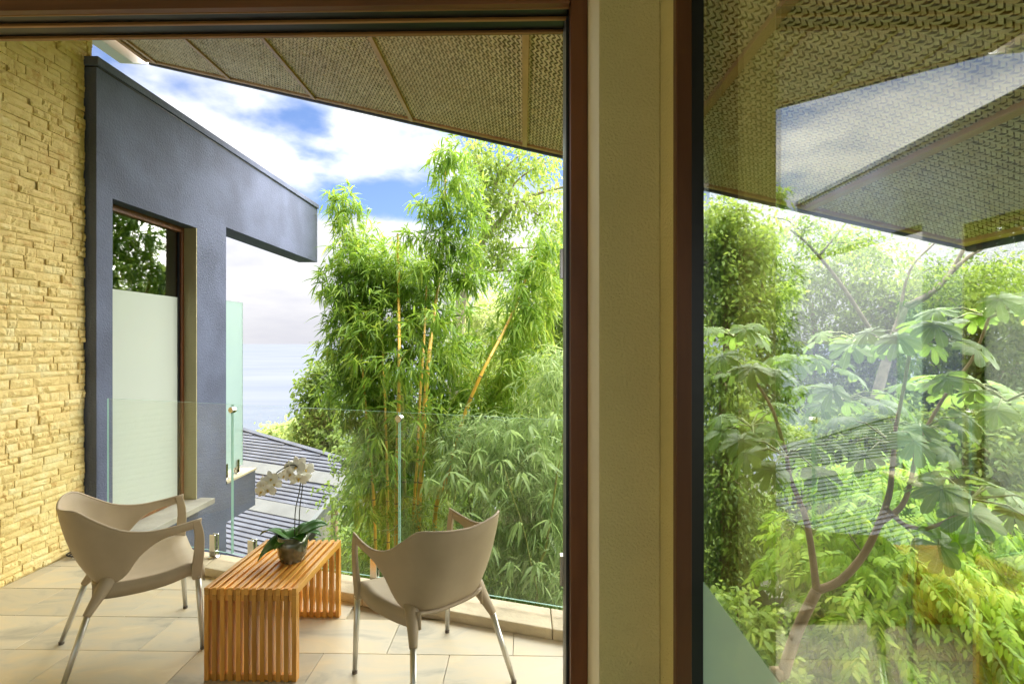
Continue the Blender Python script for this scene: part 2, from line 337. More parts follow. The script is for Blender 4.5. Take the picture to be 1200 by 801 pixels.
def sea_mat():
    m = mat('sea_water', (0.12, 0.16, 0.20), 0.7, spec=0.0); t = m.node_tree; b = t.nodes['Principled BSDF']
    g = t.nodes.new('ShaderNodeNewGeometry'); n = t.nodes.new('ShaderNodeTexNoise'); n.inputs['Scale'].default_value = 0.02; n.inputs['Detail'].default_value = 6
    mp = t.nodes.new('ShaderNodeMapping'); mp.inputs['Scale'].default_value = (0.3, 1.5, 1); t.links.new(g.outputs['Position'], mp.inputs[0]); t.links.new(mp.outputs[0], n.inputs['Vector'])
    r = t.nodes.new('ShaderNodeValToRGB'); t.links.new(n.outputs[0], r.inputs[0]); r.color_ramp.elements[0].position = 0.35; r.color_ramp.elements[1].position = 0.65
    r.color_ramp.elements[0].color = (0.098, 0.112, 0.145, 1); r.color_ramp.elements[1].color = (0.120, 0.132, 0.162, 1); t.links.new(r.outputs[0], b.inputs['Base Color'])
sea_mat()
leaf_mat('bamboo_leaf', [(0.070, 0.155, 0.018), (0.140, 0.275, 0.028), (0.255, 0.405, 0.046), (0.400, 0.490, 0.080)], 0.45)
leaf_mat('bamboo_leaf_cool', [(0.125, 0.209, 0.069), (0.223, 0.333, 0.111), (0.347, 0.472, 0.180), (0.500, 0.584, 0.250)], 0.5)
leaf_mat('tree_leaf', [(0.111, 0.180, 0.042), (0.209, 0.320, 0.055), (0.320, 0.444, 0.083), (0.444, 0.541, 0.125)], 0.5)
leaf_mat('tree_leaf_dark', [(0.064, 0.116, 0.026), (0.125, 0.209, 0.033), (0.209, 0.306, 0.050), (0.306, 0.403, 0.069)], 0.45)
leaf_mat('tree_leaf_pale', [(0.223, 0.292, 0.111), (0.333, 0.417, 0.140), (0.430, 0.513, 0.180), (0.527, 0.570, 0.209)], 0.5)
leaf_mat('bush_leaf', [(0.09, 0.20, 0.015), (0.20, 0.36, 0.02), (0.32, 0.50, 0.03), (0.46, 0.54, 0.06)], 0.5)
leaf_mat('palmate_leaf', [(0.12, 0.23, 0.045), (0.20, 0.34, 0.06), (0.29, 0.42, 0.08)], 0.5, 0.4, 1.5)
def vein_leaf():
    t = MATS['palmate_leaf'].node_tree; b = t.nodes['Principled BSDF']; src = b.inputs['Base Color'].links[0].from_socket
    tcx = t.nodes.new('ShaderNodeTexCoord'); sp_ = t.nodes.new('ShaderNodeSeparateXYZ'); t.links.new(tcx.outputs['Object'], sp_.inputs[0])
    def mt(op, a=None, b_=None, va=None, vb=None):
        n = t.nodes.new('ShaderNodeMath'); n.operation = op
        if a is not None: t.links.new(a, n.inputs[0])
        if b_ is not None: t.links.new(b_, n.inputs[1])
        if va is not None: n.inputs[0].default_value = va
        if vb is not None: n.inputs[1].default_value = vb
        return n.outputs[0]
    ag = mt('ARCTAN2', sp_.outputs[0], sp_.outputs[1]); v = mt('MULTIPLY', ag, vb=1 / R(37.5)); f = mt('FRACT', mt('ADD', v, vb=10.5)); dd = mt('ABSOLUTE', mt('SUBTRACT', f, vb=0.5))
    mr = t.nodes.new('ShaderNodeMapRange'); t.links.new(dd, mr.inputs[0]); mr.inputs[1].default_value = 0.015; mr.inputs[2].default_value = 0.06; mr.inputs[3].default_value = 0.75; mr.inputs[4].default_value = 0.0
    mxv = t.nodes.new('ShaderNodeMixRGB'); t.links.new(mr.outputs[0], mxv.inputs[0]); t.links.new(src, mxv.inputs[1]); mxv.inputs[2].default_value = (0.42, 0.52, 0.24, 1)
    ns = t.nodes.new('ShaderNodeTexNoise'); ns.inputs['Scale'].default_value = 9; ns.inputs['Detail'].default_value = 6; t.links.new(tcx.outputs['Object'], ns.inputs['Vector'])
    m2 = t.nodes.new('ShaderNodeMapRange'); t.links.new(ns.outputs[0], m2.inputs[0]); m2.inputs[1].default_value = 0.62; m2.inputs[2].default_value = 0.72; m2.inputs[3].default_value = 0.0; m2.inputs[4].default_value = 0.55
    mxb = t.nodes.new('ShaderNodeMixRGB'); t.links.new(m2.outputs[0], mxb.inputs[0]); t.links.new(mxv.outputs[0], mxb.inputs[1]); mxb.inputs[2].default_value = (0.34, 0.30, 0.10, 1)
    t.links.new(mxb.outputs[0], b.inputs['Base Color'])
vein_leaf()
leaf_mat('orchid_leaf', [(0.03, 0.11, 0.015), (0.05, 0.17, 0.02), (0.08, 0.22, 0.03)], 0.15, 0.3)
mat('culm_gold', (0.74, 0.42, 0.045), 0.4, var=0.5, vscale=4.5, col2=(0.42, 0.32, 0.05))
mat('culm_node', (0.16, 0.12, 0.05), 0.7)
mat('culm_green', (0.30, 0.30, 0.06), 0.4, var=0.5, vscale=2.5, col2=(0.18, 0.22, 0.04))
mat('bark_pale', (0.42, 0.36, 0.27), 0.9, bump=0.5, bscale=25, var=0.45, vscale=5)
mat('bark_brown', (0.42, 0.29, 0.18), 0.9, bump=0.4, bscale=20, var=0.35, vscale=6)
mat('petiole', (0.30, 0.34, 0.10), 0.5)
mat('petal_white', (0.93, 0.92, 0.86), 0.5)
mat('lip_yellow', (0.62, 0.45, 0.12), 0.5)
mat('stem_dark', (0.05, 0.06, 0.03), 0.5)

# ================================================================== ground and sea
def gh(x, y):
    return -4.4 - 0.27 * max(0, min(y, 120) - 3) - 0.02 * max(0, min(y, 500) - 120) + 0.14 * max(0, min(x, 40) - 2) + 0.25 * math.sin(x * 0.4 + 1) * math.cos(y * 0.3)
xs = [-9000, -3000, -800, -300, -120] + [-60 + 3 * i for i in range(41)] + [120, 300, 800, 3000, 9000]
ys = [-60, -30, -15] + [-6 + 2 * i for i in range(35)] + [75, 90, 110, 140, 200, 400, 1200, 9000]
g = MB(); g.grid([[(x, y, gh(x, y)) for x in xs] for y in ys])
tag(g.build('ground', 'ground_soil', smooth=True), kind='structure')
s = MB(); s.add([(-9000, 20, -29), (9000, 20, -29), (9000, 7000, -29), (-9000, 7000, -29)], [(0, 1, 2, 3)])
tag(s.build('sea', 'sea_water'), kind='structure')

# ================================================================== terrace floor and kerb
KC, KS = 2.81, 0.30                        # inner foot of the kerb: y = KC - KS x
def kerb_y(x, off=0): return KC + off - KS * x
floor = tag(MB().prism([(-3.6, -6, -0.35), (0.46, -6, -0.35), (0.46, kerb_y(0.46, 0.19), -0.35), (-3.32, kerb_y(-3.32, 0.19), -0.35), (-3.6, kerb_y(-3.6, 0.0), -0.35)], (0, 0, 0.335)).build('terrace_floor', 'grout'), kind='structure')
row = 0
TW, TL, GAP = 0.325, 0.65, 0.0016
y = 2.615 - 14 * TW
while y < 4.0:
    off = (row % 2) * TL * 0.5 + 0.11
    x = -3.41 - TL + (off % TL)
    while x < 0.43:
        x0, x1, y0, y1 = max(x, -3.405) + GAP, min(x + TL, 0.435) - GAP, y + GAP, y + TW - GAP
        if x1 - x0 > 0.05 and y0 < kerb_y(x1, -0.01):
            poly = [(x0, y0), (x1, y0)]
            a, b = kerb_y(x1, -0.004), kerb_y(x0, -0.004)
            if y1 <= min(a, b): poly += [(x1, y1), (x0, y1)]
            else:
                if a > y0: poly.append((x1, min(a, y1)))
                if a < y1 < b: poly.append(((KC - 0.004 - y1) / KS, y1))
                poly.append((x0, min(b, y1)))
            dz = random.uniform(-0.0007, 0.0007)
            MB().prism([(p[0], p[1], -0.015) for p in poly], (0, 0, 0.015 + dz)).build('tile', 'floor_tile', floor, bevel=0.0015)
        x += TL
    y += TW; row += 1
KH = 0.055
kerb = empty('terrace_kerb'); tag(kerb, kind='structure')
kx = [-3.31, -2.20, -0.98, 0.16, 0.46]
for i in range(4):
    a, b = kx[i] + 0.002, kx[i + 1] - 0.002
    MB().prism([(a, kerb_y(a), -0.012), (b, kerb_y(b), -0.012), (b, kerb_y(b, 0.22), -0.012), (a, kerb_y(a, 0.22), -0.012)], (0, 0, KH + 0.012)).build('kerb_slab', 'kerb_stone', kerb, bevel=0.006)

# ================================================================== split-stone wall on the left
SX = -3.41
wall = empty('stone_wall', (SX, 3.2, 0), 'pale yellow split-face stone wall with ochre stains rising from the terrace floor', 'wall')
off = Vector((-SX, -3.2, 0))
o = MB().box(-0.35, -0.018, -3.2, 0.705, -0.35, 3.835).box(-0.35, -0.018, -3.2, 0.77, 3.837, 4.75).build('wall_core', 'split_stone', wall)
def stone_mesh(seed):
    r_ = random.Random(seed); nx, nz = 6, 3; m = MB(); rows = []
    for j in range(nz + 1):
        rw = []
        for i in range(nx + 1):
            edge = (i in (0, nx)) or (j in (0, nz)); corner = edge and (i in (0, nx)) and (j in (0, nz))
            x = r_.uniform(-0.15, 0.15) if edge else r_.uniform(0.35, 1.0)
            yy = i / nx + (0 if edge else r_.uniform(-0.05, 0.05)); zz = j / nz + (0 if edge else r_.uniform(-0.1, 0.1))
            rw.append((x, yy, zz))
        rows.append(rw)
    m.grid(rows)
    n = nx + 1; ring = [i for i in range(n)] + [j * n + nx for j in range(1, nz + 1)] + [nz * n + i for i in range(nx - 1, -1, -1)] + [j * n for j in range(nz - 1, 0, -1)]
    b = len(m.v)
    for q in ring: m.v.append((-1.2, m.v[q][1], m.v[q][2]))
    k = len(ring)
    for q in range(k): m.f.append((ring[q], ring[(q + 1) % k], b + (q + 1) % k, b + q)); m.mi.append(0)
    me = bpy.data.meshes.new('stone'); me.from_pydata(m.v, [], m.f); bm = bmesh.new(); bm.from_mesh(me); bmesh.ops.recalc_face_normals(bm, faces=bm.faces); bm.to_mesh(me); bm.free()
    me.materials.append(MATS['split_stone']); return me
STONES = [stone_mesh(i) for i in range(28)]
stuff = MB(); nst = 0
z = 0.0
while z < 4.72:
    h = random.choice([0.042, 0.048, 0.055, 0.062]); y = 3.983 if z > 3.80 else 3.915; first = True
    if z < 3.835 and z + h > 3.835 and z < 3.80: h = max(0.03, 3.835 - z)
    while y > 0.2:
        ln = random.choice([0.06, 0.08, 0.10, 0.13, 0.16, 0.20]); 
        if first: ln *= random.uniform(0.4, 1.0); first = False
        me = random.choice(STONES); dep = random.uniform(0.006, 0.015); rec = random.choice([0, 0, 0, -0.006, 0.005, 0.008])
        if y > 3.18 and z < 3.98 and nst < 298:
            ob = link('stone', me, None, wall); ob.location = (rec, y - ln + 0.0015 - 3.2, z + 0.001); ob.scale = (dep, ln - 0.003, h - 0.0025); nst += 1
        else:
            M = Matrix.Translation((rec, y - ln + 0.0015 - 3.2, z + 0.001)) @ Matrix.Diagonal((dep, ln - 0.003, h - 0.0025, 1))
            if y > 1.2: stuff.add([M @ v.co for v in me.vertices], [tuple(p.vertices) for p in me.polygons])
        y -= ln
    z += h
so_ = stuff.build('stone_courses', 'split_stone', wall); so_['kind'] = 'stuff'

# ================================================================== blue rendered wing
BX = -3.32
bl = empty('blue_wing', (BX, 4.8, -6), 'dark slate-blue rendered wing with a cantilevered upper beam beside the stone wall', 'building')
def bput(o, parent=None):      # keep world placement under the wing's empty
    o.parent = parent or bl; base = bl.location if (parent is None or parent is bl) else None
    if base is not None: o.location = o.location - base
    return o
wy0, wy1, wz0, wz1 = 4.077, 5.153, 0.0, 2.76
wb = MB()
wb.box(-3.72, BX, 3.92, wy0, -8, 3.74).box(-3.72, BX, wy1, 5.664, -8, 3.74).box(-3.72, BX, wy0, wy1, wz1, 3.74).box(-3.72, BX, wy0, wy1, -8, wz0 - 0.06)
wb.box(-3.62, BX, 5.664, 8.21, 2.885, 3.74)
bput(wb.build('wall', 'stucco_blue'))
bput(MB().box(-3.75, BX + 0.022, 3.905, 8.232, 3.752, 3.82).build('parapet_cap', 'stucco_blue', bevel=0.006))
bput(MB().box(-3.70, BX + 0.004, 3.93, 8.20, 3.7405, 3.7515).build('cap_joint', 'black_seal'))
bput(MB().box(-4.3, BX - 0.001, 5.666, 6.29, -0.42, 0.012).build('balcony_slab', 'stucco_blue'))
bput(MB().box(-4.3, BX + 0.012, 5.668, 6.30, 0.0125, 0.04).build('balcony_coping', 'kerb_stone', bevel=0.004))
rb = MB()
rb.box(-6.6, -6.5, 3.95, 5.6, -0.3, 3.4).box(-6.5, -3.73, 3.95, 4.0, -0.3, 3.4).box(-6.5, -3.73, 5.55, 5.6, -0.3, 3.4).box(-6.6, -3.73, 3.95, 5.6, 3.4, 3.5).box(-6.6, -3.73, 3.95, 5.6, -0.4, -0.3)
bput(rb.build('inner_room', 'dark_room'))
win = MB()
fx0, fx1 = BX - 0.19, BX - 0.125
win.box(fx0, fx1, wy0, wy0 + 0.05, wz0, wz1).box(fx0, fx1, wy1 - 0.05, wy1, wz0, wz1).box(fx0, fx1, wy0 + 0.05, wy1 - 0.05, wz1 - 0.055, wz1).box(fx0, fx1, wy0 + 0.05, wy1 - 0.05, wz0, wz0 + 0.05)
wobj = win.build('window', 'frame_wood', bevel=0.003); bput(wobj)
def under(o, p):   # world-placed mesh under a part of the wing
    o.parent = p; o.location = Vector((0, 0, 0)); return o
under(MB().box(BX - 0.165, BX - 0.157, wy0 + 0.05, wy1 - 0.05, 2.05, wz1 - 0.055).build('pane', 'far_window_glass'), wobj)
under(MB().box(BX - 0.165, BX - 0.157, wy0 + 0.05, wy1 - 0.05, wz0 + 0.05, 2.049).build('frosted_pane', 'frosted_glass'), wobj)
under(MB().box(BX - 0.16, BX - 0.145, wy1 - 0.068, wy1 - 0.0505, wz0 + 0.05, wz1 - 0.055).build('seal', 'black_seal'), wobj)
under(MB().box(BX - 0.125, BX - 0.001, wy1 - 0.012, wy1 - 0.001, wz0, wz1 - 0.002).build('reveal', 'stucco_cream'), wobj)
under(MB().box(BX - 0.19, BX + 0.15, wy0 - 0.05, wy1 + 0.06, wz0 - 0.058, wz0 - 0.002).build('sill', 'concrete', bevel=0.005), wobj)
# frosted privacy screen on the wing's balcony
sc = empty('privacy_screen', (-3.40, 5.9, 0.04), 'tall frosted mint glass screen standing on the small balcony of the blue wing', 'glass screen')
def pane(name, a, b, z0, z1, th, m, parent, off=(0, 0, 0)):
    a, b = Vector((*a, 0)), Vector((*b, 0)); d = (b - a).normalized(); n = Vector((-d.y, d.x, 0)) * th / 2; o_ = Vector(off)
    q = [a - n, b - n, b + n, a + n]; vs = [p + Vector((0, 0, z0)) - o_ for p in q] + [p + Vector((0, 0, z1)) - o_ for p in q]
    mb = MB(); mb.add(vs, [(0, 1, 5, 4), (2, 3, 7, 6)], 0); mb.add(vs, [(0, 3, 2, 1), (4, 5, 6, 7), (1, 2, 6, 5), (3, 0, 4, 7)], 1)
    return mb.build(name, [m, 'glass_edge'], parent)
pane('pane', (-3.40, 5.672), (-3.40, 6.14), 0.12, 2.075, 0.012, 'screen_glass', sc, sc.location)
def spigot(parent, loc, ang, h=0.165):
    m = MB(); m.lathe([(0.0, 0), (0.042, 0), (0.042, 0.006), (0.028, 0.012), (0.0, 0.012)], 20)
    m.box(-0.024, 0.024, -0.021, -0.0075, 0.012, h).box(-0.024, 0.024, 0.0075, 0.021, 0.012, h).box(-0.024, 0.024, -0.021, 0.021, 0.012, 0.05)
    o_ = m.build('spigot', 'steel', parent, bevel=0.004); o_.location = loc; o_.rotation_euler = (0, 0, ang); return o_
for yy in (5.78, 6.02): spigot(sc, Vector((-3.40, yy, 0.04)) - sc.location, R(90))

# ================================================================== frameless glass railing
gy = lambda x: kerb_y(x, 0.165)
rail = empty('glass_railing', (-1.5, gy(-1.5), KH), 'frameless clear glass railing held by steel spigots on the terrace kerb', 'railing')
ends = [-3.26, -2.061, -0.775, 0.45]
ang = math.atan2(-KS, 1)
for i in range(3):
    a, b = ends[i] + 0.005, ends[i + 1] - 0.005
    pane('pane', (a, gy(a)), (b, gy(b)), 0.10, 1.158, 0.012, 'rail_glass', rail, rail.location)
    for f in (0.13, 0.87):
        x = a + (b - a) * f
        spigot(rail, Vector((x, gy(x), KH)) - rail.location, ang)
for x in ends[1:3]:
    m = MB(); m.tube([(0, -0.018, 0), (0, 0.018, 0)], 0.022, 16)
    cl = m.build('clip', 'steel', rail, bevel=0.003); cl.location = Vector((x, gy(x), 1.118)) - rail.location; cl.rotation_euler = (0, 0, ang)

# ================================================================== roof overhang with woven soffit
Z0, SL = 3.63, 0.35                         # soffit: z = Z0 - SL x
def sz(x): return Z0 - SL * x
def edge_y(x): return 5.265 - 0.308 * x
XL, XR = -5.05, 3.54
roof = empty('roof_overhang', (0.5, 2.5, sz(0.5)), 'pitched roof overhang lined with woven bamboo matting and timber battens', 'roof')
ro = roof.location
def rput(o): o.parent = roof; o.location = -ro; return o
rs = MB()
def slab(x0, x1, y0a, y0b, t0, t1, m=rs, eo=0):
    poly = [(x0, y0a), (x1, y0b), (x1, edge_y(x1) + eo), (x0, edge_y(x0) + eo)]
    vs = [(p[0], p[1], sz(p[0]) + t0) for p in poly] + [(p[0], p[1], sz(p[0]) + t1) for p in poly]
    m.add(vs, [(0, 3, 2, 1), (4, 5, 6, 7), (0, 1, 5, 4), (1, 2, 6, 5), (2, 3, 7, 6), (3, 0, 4, 7)])
slab(XL, XR, -6, -6, 0.012, 0.20)
rput(rs.build('roof_deck', 'underlay'))
# 2/2 twill weave, strips at 45 degrees, every float a small arched strip
p = 0.0245; ca = math.cos(math.atan(SL))
def inside(sx, yy):
    X = sx * ca
    lim = np.where(X < 0.53, 2.12, 1.3)
    return (X > XL + 0.03) & (X < XR - 0.02) & (yy > lim) & (yy < edge_y(X) - 0.02)
ii, jj = np.meshgrid(np.arange(-380, 381), np.arange(-380, 381), indexing='ij'); ii = ii.ravel(); jj = jj.ravel()
VV, TT, nb = [], [], 0
r2 = math.sqrt(0.5)
for kindw in (0, 1):
    ph = (ii + jj) % 4
    sel = ph == (0 if kindw == 0 else 2)
    a = ii[sel].astype(float); b = jj[sel].astype(float)
    # float covers cells (i,j),(i+1,j) for weft; (i,j),(i,j+1) for warp
    if kindw == 0: cxx, cyy, du, dv = (a + 1.0) * p, (b + 0.5) * p, (1.0, 0.0), (0.0, 1.0)
    else: cxx, cyy, du, dv = (a + 0.5) * p, (b + 1.0) * p, (0.0, 1.0), (1.0, 0.0)
    sx = (cxx - cyy) * r2 - 0.5; sy = (cxx + cyy) * r2 + 3.6
    ok = inside(sx, sy); sx, sy = sx[ok], sy[ok]; n = len(sx)
    U = np.array([(du[0] - du[1]) * r2, (du[0] + du[1]) * r2]); W_ = np.array([(dv[0] - dv[1]) * r2, (dv[0] + dv[1]) * r2])
    prof = [(-1.1, -0.004), (-0.5, 0.0075), (0.5, 0.0075), (1.1, -0.004)]
    jit = rng.normal(size=(n, 2)) * 0.0012; wv = 0.66 + 0.14 * rng.random(n); tl_ = rng.normal(size=n) * 0.0015
    V = np.empty((n, 8, 3))
    for q, (l, hgt) in enumerate(prof):
        for si, sg in enumerate((-1, 1)):
            X2 = sx + jit[:, 0] + U[0] * l * p + W_[0] * sg * p * 0.5 * wv; Y2 = sy + jit[:, 1] + U[1] * l * p + W_[1] * sg * p * 0.5 * wv
            X3 = X2 * ca
            V[:, q * 2 + si, 0] = X3; V[:, q * 2 + si, 1] = Y2; V[:, q * 2 + si, 2] = sz(X3) - hgt - sg * tl_
    tr = np.array([[0, 1, 3], [0, 3, 2], [2, 3, 5], [2, 5, 4], [4, 5, 7], [4, 7, 6]])[None] + (np.arange(n) * 8)[:, None, None] + nb
    VV.append(V.reshape(-1, 3)); TT.append(tr.reshape(-1, 3)); nb += n * 8
def weave_mat():
    m = mat('woven_mat', (0.46, 0.36, 0.19), 0.5); t = m.node_tree; b = t.nodes['Principled BSDF']
    g_ = t.nodes.new('ShaderNodeNewGeometry'); r = t.nodes.new('ShaderNodeValToRGB'); t.links.new(g_.outputs['Random Per Island'], r.inputs[0])
    tc9 = t.nodes.new('ShaderNodeTexCoord'); n9 = t.nodes.new('ShaderNodeTexNoise'); n9.inputs['Scale'].default_value = 1.6; n9.inputs['Detail'].default_value = 5; t.links.new(tc9.outputs['Object'], n9.inputs['Vector'])
    a9 = t.nodes.new('ShaderNodeMath'); a9.operation = 'MULTIPLY_ADD'; t.links.new(g_.outputs['Random Per Island'], a9.inputs[0]); a9.inputs[1].default_value = 0.75; a9.inputs[2].default_value = -0.35
    b9 = t.nodes.new('ShaderNodeMath'); b9.operation = 'ADD'; t.links.new(a9.outputs[0], b9.inputs[0]); t.links.new(n9.outputs[0], b9.inputs[1]); t.links.new(b9.outputs[0], r.inputs[0])
    r.color_ramp.elements[0].color = (0.70, 0.50, 0.28, 1); r.color_ramp.elements[1].color = (0.92, 0.76, 0.52, 1); t.links.new(r.outputs[0], b.inputs['Base Color'])
weave_mat()
o = link('woven_mat', tri_mesh('woven_mat', np.concatenate(VV) - np.array(ro), np.concatenate(TT)), 'woven_mat', roof); o['kind'] = 'stuff'
for bxx in (-4.9, -3.68, -2.46, -1.22, 0.02, 1.235, 2.455, 3.50):
    y0 = 2.11 if bxx < 0.5 else 1.0
    hw = 0.024
    vs = []
    for (x_, zz) in ((bxx - hw, -0.036), (bxx + hw, -0.036), (bxx + hw, -0.0005), (bxx - hw, -0.0005)):
        vs.append((x_, y0, sz(x_) + zz))
    for (x_, zz) in ((bxx - hw, -0.036), (bxx + hw, -0.036), (bxx + hw, -0.0005), (bxx - hw, -0.0005)):
        vs.append((x_, edge_y(x_) - 0.025, sz(x_) + zz))
    rput(MB().add(vs, [(0, 1, 2, 3), (7, 6, 5, 4), (0, 4, 5, 1), (1, 5, 6, 2), (2, 6, 7, 3), (3, 7, 4, 0)]).build('batten', 'batten_wood', bevel=0.003))
def ebeam(name, m, x0, x1, o0, o1, z0, z1):
    vs = []
    for x_ in (x0, x1):
        for (o_, z_) in ((o0, z0), (o1, z0), (o1, z1), (o0, z1)): vs.append((x_, edge_y(x_) + o_, sz(x_) + z_))
    return rput(MB().add(vs, [(0, 1, 2, 3), (7, 6, 5, 4), (0, 4, 5, 1), (1, 5, 6, 2), (2, 6, 7, 3), (3, 7, 4, 0)]).build(name, m, bevel=0.003))
ebeam('edge_batten', 'batten_wood', XL, XR, -0.06, -0.012, -0.03, -0.0006)
ebeam('fascia', 'fascia_dark', XL - 0.02, XR + 0.08, 0.004, 0.04, -0.045, 0.23)
ebeam('drip_strip', 'roof_band', XL - 0.02, XR + 0.08, 0.0405, 0.07, 0.06, 0.25)
rput(MB().box(XR + 0.006, XR + 0.045, -6, edge_y(XR) + 0.0, sz(XR) - 0.07, sz(XR) + 0.21).build('fascia', 'fascia_dark'))
rput(MB().box(XL - 0.05, XL - 0.004, -6, edge_y(XL) - 0.0, sz(XL) - 0.02, sz(XL) + 0.22).build('barge_board', 'batten_wood'))
rf = MB(); x0, x1 = XL - 0.30, XL - 0.12; yb = edge_y(XL) + 0.22; zb = sz(XL)
rf.prism([(x0, 0.5, zb - 0.10), (x0, yb - 0.35, zb - 0.10), (x0, yb - 0.02, zb + 0.06), (x0, yb, zb + 0.20), (x0, 0.5, zb + 0.20)], (x1 - x0, 0, 0))
rput(rf.build('rafter_tail', 'white_paint', bevel=0.006))

# ================================================================== house shell round the camera
GX = 0.515                                  # plane of the picture window's glass
tag(MB().box(-3.56, -3.46, -6, 1.8, -0.3, 3.18).build('room_wall', 'ceiling_white'), 'plain white inner wall of the room behind the door', 'wall')
tag(MB().box(-3.4, GX, -6, 1.85, 3.20, 3.30).build('ceiling', 'ceiling_white'), kind='structure')
tag(MB().box(-3.4, GX, 1.856, 2.09, 2.9975, 3.36).build('wall_above_door', 'plaster_pillar'), 'plastered wall strip above the sliding door head', 'wall')
dr = empty('sliding_door_frame', (-0.8, 1.97, 0), 'dark brown timber sliding door frame with black head tracks opening to the terrace', 'door frame')
def oput(o, p): o.parent = p; o.location = -p.location; return o
def dput(o): return oput(o, dr)
dput(MB().box(-3.4, 0.2381, 1.8749, 2.0733, 2.8958, 2.9925).build('head', 'lintel_wood'))
dput(MB().box(-3.4, 0.1711, 1.8612, 1.8885, 2.8288, 2.9931).build('head_board', 'lintel_wood', bevel=0.002))
dput(MB().box(-3.4, 0.1711, 1.8891, 1.8972, 2.8276, 2.8394).build('head_rib', 'rib_wood', bevel=0.002))
dput(MB().box(-3.4, 0.1711, 1.953, 1.9648, 2.8276, 2.8394).build('head_rib', 'rib_wood', bevel=0.002))
dput(MB().box(-3.4, 0.1711, 2.0348, 2.0503, 2.8276, 2.8394).build('head_rib', 'rib_wood', bevel=0.002))
dput(MB().box(-3.4, 0.1711, 1.8891, 1.9561, 2.84, 2.8952).build('track', 'black_seal'))
dput(MB().box(-3.4, 0.1711, 1.9573, 2.0708, 2.84, 2.8952).build('track', 'black_seal'))
dput(MB().box(0.1752, 0.2375, 1.8786, 2.0733, 0.0, 2.8952).build('jamb', 'frame_wood', bevel=0.003))
dput(MB().box(0.1637, 0.1748, 1.9319, 1.953, 0.0, 2.827).build('jamb_track', 'black_seal'))
dput(MB().box(0.1612, 0.1748, 1.9592, 1.9716, 0.0, 2.827).build('jamb_track', 'aluminium'))
dput(MB().box(0.1612, 0.1748, 1.9778, 1.9976, 0.0, 2.827).build('jamb_track', 'black_seal'))
dput(MB().box(0.16, 0.1748, 2.0038, 2.015, 0.0, 2.827).build('jamb_track', 'aluminium'))
dput(MB().box(0.16, 0.1748, 2.0212, 2.0448, 0.0, 2.827).build('jamb_track', 'black_seal'))
dput(MB().box(0.1463, 0.1596, 2.0063, 2.0435, 0.6452, 0.7618).build('latch', 'steel', bevel=0.002))
dput(MB().box(0.1463, 0.1596, 2.0063, 2.0435, 1.848, 1.9646).build('latch', 'steel', bevel=0.002))
pl = empty('corner_pillar', (0.38, 1.75, 0), 'olive cream plastered pillar between the door frame and the picture window', 'pillar')
oput(MB().box(0.2392, 0.4272, 1.60, 2.07, -0.3, 3.19).box(0.4275, 0.50, 1.460, 2.07, -0.3, 3.19).build('plaster', 'plaster_pillar', bevel=0.004), pl)
oput(MB().box(0.2381, 0.2389, 1.602, 1.876, 0.0, 3.18).build('pale_reveal', 'pale_cream'), pl)  # thin strip on the side face, paler cream than the pillar plaster
pw = empty('picture_window', (GX, 0.2, 0), 'tall fixed glass window in a dark timber frame reflecting the sky', 'window')
oput(MB().box(0.4255, 0.4690, 1.428, 1.4595, 0.0, 3.15).build('frame_post', 'frame_wood', bevel=0.003), pw)
oput(MB().box(0.4695, 0.5035, 1.440, 1.4592, 0.0, 3.15).build('seal', 'black_seal'), pw)
oput(MB().box(0.5005, 0.512, 1.4595, 1.50, 0.0, 3.15).build('seal', 'black_seal'), pw)
oput(MB().box(GX - 0.05, GX + 0.05, -5, 1.425, -0.3, 0.02).build('sill', 'frame_wood'), pw)
oput(MB().box(GX - 0.05, GX + 0.05, -5, 1.425, 3.08, 3.18).build('head', 'frame_wood'), pw)
oput(MB().box(GX - 0.004, GX + 0.004, -5, 1.500, 0.021, 3.079).build('pane', 'window_glass'), pw)
oput(MB().add([(GX - 0.006, -5, 0.021), (GX - 0.006, 1.458, 0.021), (GX - 0.006, 1.458, 0.925), (GX - 0.006, -5, 0.925)], [(0, 1, 2, 3)]).build('frosted_film', 'film_glass'), pw)

